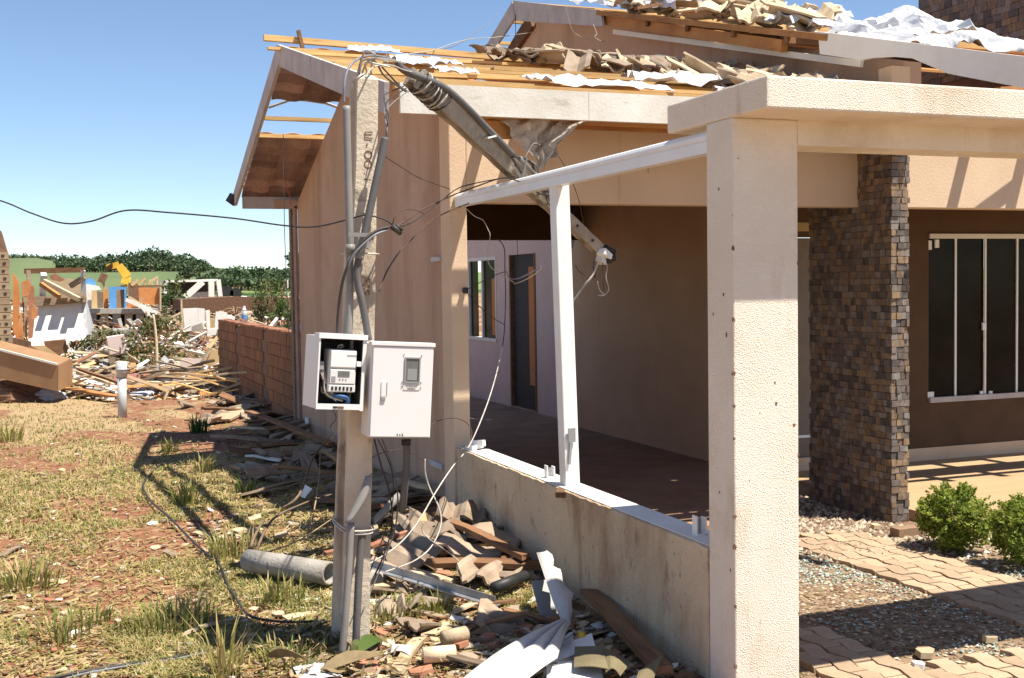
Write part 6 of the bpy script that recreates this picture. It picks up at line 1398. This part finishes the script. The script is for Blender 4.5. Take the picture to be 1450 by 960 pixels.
# the crate
cr_ = thing('plastic_crate', 'faded pink plastic crate lying in the rubble beside the grey post', 'crate', tuple(gp(182, 552)))
for (p, q, s) in (((164, 533), (196, 531), .05), ((164, 549), (196, 547), .05), ((164, 533), (164, 549), .05), ((196, 531), (196, 547), .05), ((180, 532), (180, 548), .035), ((172, 532), (172, 548), .03), ((188, 532), (188, 548), .03), ((164, 541), (196, 539), .03)):
    b = MB(); b.beam(W(p[0], p[1], 19.6), W(q[0], q[1], 19.6), s, s); b.build('slat', 'pinkplastic', cr_)
b = MB(); slab(b, [W(165, 534, 19.9), W(195, 532, 19.9), W(195, 547, 19.9), W(165, 548, 19.9)], .03); b.build('back', 'pinkplastic', cr_)
def lump(px, py, r, m, label, cat, h=.5, seed=1, nm='cloth_bundle'):
    p = gp(px, py); b = MB(); n = 14
    vs = []; 
    for i in range(n+1):
        for j in range(n):
            th = math.pi*.5*i/n; ph = 6.283*j/n; q = 1+.45*noise.noise(Vector((math.cos(ph)*1.6*math.sin(th)+seed, math.sin(ph)*1.6*math.sin(th), math.cos(th)*2+seed)))+.2*noise.noise(Vector((math.cos(ph)*4*math.sin(th), math.sin(ph)*4*math.sin(th)+seed, math.cos(th)*5)))
            vs.append((p.x+math.cos(ph)*math.sin(th)*r*q, p.y+math.sin(ph)*math.sin(th)*r*q, hz(p.x, p.y)-.02+math.cos(th)*r*h*q))
    b.add(vs, [(i*n+j, (i+1)*n+j, (i+1)*n+(j+1) % n, i*n+(j+1) % n) for i in range(n) for j in range(n)]); return tag(b.build(nm, m, None, False), label, cat)
lump(216, 552, .33, 'black', 'black plastic bag slumped in the rubble right of the pink crate', 'bag', .7, 3, 'rubbish_bag')
lump(70, 566, .25, 'cloth', 'pale crumpled cloth hanging under the end of the wardrobe', 'cloth', .7, 8)
lump(110, 540, .42, 'plastic', 'white crumpled sheet on the rubble right of the wardrobe end', 'cloth', .55, 12)
lump(150, 548, .36, 'cloth', 'bluish white cloth heap left of the grey post', 'cloth', .4, 5)
lump(270, 545, .20, 'plastic', 'white plastic bag in the plank heap below the plywood panel', 'bag', .8, 6)
lump(205, 560, .25, 'cloth', 'crumpled pale cloth right of the grey post', 'cloth', .5, 9)
lump(105, 512, .3, 'plastic', 'white plastic lump behind the wardrobe end', 'plastic sheet', .8, 15)
lump(30, 566, .5, 'rust', 'dark rusty rubble heap under the wardrobe at the left edge', 'rubble', .6, 18, 'rubble_heap')
for (pa, pb, wd, m, lab) in (((100, 540), (172, 562), .20, 'paper', 'long white board lying across the rubble left of the grey post'), ((84, 560), (165, 570), .16, 'orangewood', 'orange brown board at the front of the rubble left of the grey post'), ((232, 530), (262, 556), .18, 'brownwood', 'dark brown board leaning in the plank heap right of the black bag'), ((300, 540), (318, 560), .16, 'wardrobe', 'short brown board end at the foot of the plywood panel'), ((236, 558), (330, 548), .10, 'palewood', 'long pale slat along the front of the plank heap'), ((325, 520), (350, 552), .12, 'oldwood', 'dark board leaning on the end of the brick wall'), ((218, 500), (238, 535), .14, 'ply', 'orange board leaning beside the thin pale trunk')):
    plank_at(pa, pb, wd, .03, m, lab, za=.12, zb=.10)
for i in range(70):     # heap of planks that nothing tells apart
    px = g.uniform(85, 335); py = g.uniform(518, 566); p = gp(px, py)
    if p.x > 2.3: continue
    lie('slat' if g.random() < .6 else 'plank', 'plank', p.x, p.y, 'splintered plank in the wide heap between wardrobe and brick wall', 'planks in the wide heap', 'plank', g.uniform(.02, .28), .35, g.uniform(.9, 1.6), g.choice((.2, -.3, 1.0, 2.4)))
for i in range(34):
    px = g.uniform(250, 345); py = g.uniform(530, 570); p = gp(px, py)
    if p.x > 2.3: continue
    lie('slat', 'slat', p.x, p.y, 'thin yellow slat in the pile below the tan plywood panel', 'slats below the plywood panel', 'slat', g.uniform(.05, .35), .3, .9, -.5)
# ---- rubble that nobody could count
rb = MB(); mats_ = ['palewood', 'rust', 'white', 'clay', 'oldwood', 'roughconc', 'brownwood', 'ply', 'orange', 'steelgrey']
for i in range(6500):
    py = 424+142*g.random()**1.15; px = g.uniform(-30, 440); p = gp(px, py)
    if p.x > 2.35 and p.y < 21: continue
    if p.y > 125: continue
    z = hz(p.x, p.y); sc_ = min(1.8, .30+p.y*.018); up = abs(g.gauss(0, .10))*(1+p.y*.03) if py < 560 else .02
    a = g.uniform(0, 6.28); l = sc_*g.uniform(.1, .5)*(1 if g.random() < .6 else 2); d = Vector((math.cos(a), math.sin(a)*.8, g.gauss(0, .30)))
    if py > 545: l *= .55; up *= .4
    c = Vector((p.x, p.y, z+up)); mi = g.choices(range(10), (6, 3, 5, 2.2, 4, 3, 3, 2, 1.0, 1.5))[0]
    rb.beam(c-d*l*.5, c+d*l*.5, g.uniform(.05, .14)*sc_*1.2*(2 if g.random() < .2 else 1), .03*sc_, (g.gauss(0, .5), g.gauss(0, .5), 1), mi, g.uniform(.6, 1))
stuff(tag(rb.build('rubble', mats_), 'endless mixed rubble of boards, plaster and bricks over the wrecked lots'))
# ---- grey post on the grass
p = gp(173.5, 590); ps = thing('vent_pipe', 'short grey plastic pipe with a collar standing upright on the grass', 'pipe', tuple(p)); tp = at(172, 512, p.y)
b = MB(); b.tube([p-Vector((0, 0, .1)), p.lerp(tp, .72)], .058, 14); b.build('pipe', 'steelgrey', ps, True)
b = MB(); b.tube([p.lerp(tp, .72), p.lerp(tp, .98)], .068, 14); b.tube([p.lerp(tp, .84), p.lerp(tp, .88)], .074, 14); b.build('collar', 'steelgrey', ps, True)
b = MB(); b.tube([p.lerp(tp, .96), p.lerp(tp, 1.0)], .062, 14); b.build('rim', 'white', ps, True)
# ---- shrubs and trees among the wrecks
def shrub(name, px, py, ht, wd, n, mats, label, lsz, seed, cat='shrub', tall=1.0, thin=False):
    gg = random.Random(seed); p = gp(px, py); t = thing(name, label, cat, tuple(p)); b = MB(); k = 16
    for i in range(k):
        a = gg.uniform(0, 6.28); r = wd*.5*math.sqrt(gg.random()); z = ht*gg.uniform(.22, .95); r *= (1-.45*(z/ht)**2)
        leafcloud(b, (p.x+math.cos(a)*r, p.y+math.sin(a)*r, p.z+z), (wd*.22, wd*.22, ht*.14), n//k, lsz, (0, 0, 1), gg, .2, .3 if thin else .5)
    b.build('foliage', list(mats), t); s = MB()
    for i in range(7 if not thin else 12):
        a = gg.uniform(0, 6.28); s.tube(spline([p, p+Vector((math.cos(a)*wd*.15, math.sin(a)*wd*.15, ht*.4)), p+Vector((math.cos(a)*wd*.35, math.sin(a)*wd*.35, ht*gg.uniform(.7, .95)))], 3), .02*ht/1.2, 5, r2=.006)
    s.build('stems', 'twig', t); return t
shrub('shrub', 140, 525, .85, 1.1, 800, ('leaf_olive', 'leaf_dry'), 'low olive shrub in front of the leaning white wall', .055, 1)
shrub('shrub', 218, 528, 1.15, 1.3, 1100, ('leaf_olive', 'leaf_dry'), 'bushy olive shrub with a thin pale trunk behind the plank heap', .055, 2)
shrub('tree', 243, 458, 2.3, 1.6, 900, ('leaf_green', 'leaf_olive'), 'narrow dark green tree right of the wrecked orange house', .10, 3, 'tree')
shrub('tree', 388, 470, 2.15, 1.5, 900, ('leaf_green', 'leaf_olive'), 'feathery green tree just behind the brick boundary wall', .085, 4, 'tree', thin=True)
shrub('tree', 370, 470, 1.5, 1.0, 400, ('leaf_olive', 'leaf_green'), 'olive bush with bare twigs left of the feathery tree', .07, 5, 'tree', thin=True)
shrub('shrub', 402, 480, 1.3, 1.0, 500, ('leaf_green', 'leaf_olive'), 'dark green bush low behind the brick wall near the blue tank', .07, 6)
shrub('shrub', 158, 462, .9, 1.6, 300, ('leaf_dry', 'leaf_olive'), 'yellowish dry shrub below the blue door frame', .09, 7)
shrub('shrub', 325, 496, .45, .35, 160, ('greenplastic', 'leaf_green'), 'small bright lime green plant at the far end of the brick wall', .06, 8)
shrub('shrub', 280, 452, 1.0, 1.6, 300, ('leaf_dry', 'leaf_olive'), 'dry brownish shrub above the white wall stump', .08, 9)
b = MB(); b.tube(spline([gp(222, 535), gp(222, 535)+Vector((.01, 0, .7)), gp(222, 535)+Vector((-.03, 0, 1.2))], 4), .035, 7, r2=.018); tag(b.build('bare_sapling', 'palewood', None, True), 'thin pale bare trunk standing in front of the bushy olive shrub', 'sapling')
ag = thing('dead_agave', 'dead brown agave with drooping blades above the white wall pieces', 'plant', tuple(gp(333, 462)))
p0 = gp(333, 462)
for i in range(18):
    a = 6.283*i/18; b = MB(); ln = g.uniform(.5, .9); e = g.uniform(.4, 1.3)
    b.tube(spline([p0+Vector((0, 0, .3)), p0+Vector((math.cos(a)*ln*.4*math.cos(e), math.sin(a)*.3*ln, .4+ln*.6*math.sin(e))), p0+Vector((math.cos(a)*ln*.8, math.sin(a)*ln*.5, .35+ln*.5*math.sin(e)))], 3), .035, 5, r2=.006); b.build('blade', 'twig' if i % 2 else 'brownwood', ag)
b = MB(); b.tube([p0, p0+Vector((0, 0, .4))], .10, 8); b.build('stem', 'brownwood', ag)
b = MB(); q0 = gp(408, 450); b.tube([q0, Vector((q0.x, q0.y, at(407, 396, q0.y).z))], .05, 6); tag(b.build('pole', 'white'), 'thin pale pole standing beyond the feathery tree', 'pole')
# a few single trees on the fields
def ftree(px, pb, h, Y, label, seed):
    gg = random.Random(seed); a = far(px, pb, Y); z0 = a[2]; t = thing('tree', label, 'tree', a); b = MB()
    for i in range(9): leafcloud(b, (a[0]+gg.uniform(-.3, .3)*h, Y+gg.uniform(-.3, .3)*h, z0+h*gg.uniform(.35, .8)), (h*.28, h*.28, h*.2), 70, .05*h+.1, (0, 1), gg, .2, .7)
    b.build('crown', ['leaf_far', 'leaf_far2'], t); s = MB(); s.beam((a[0], Y, z0-.5), (a[0], Y, z0+h*.5), .06*h, .06*h, (1, 0, 0)); s.build('trunk', 'bark', t)
ftree(268, 402, 3.6, 190, 'round dark tree alone on the crop field above the white shed', 1)
ftree(424, 388, 5.0, 250, 'tall tree clump on the skyline beside the house corner', 2)
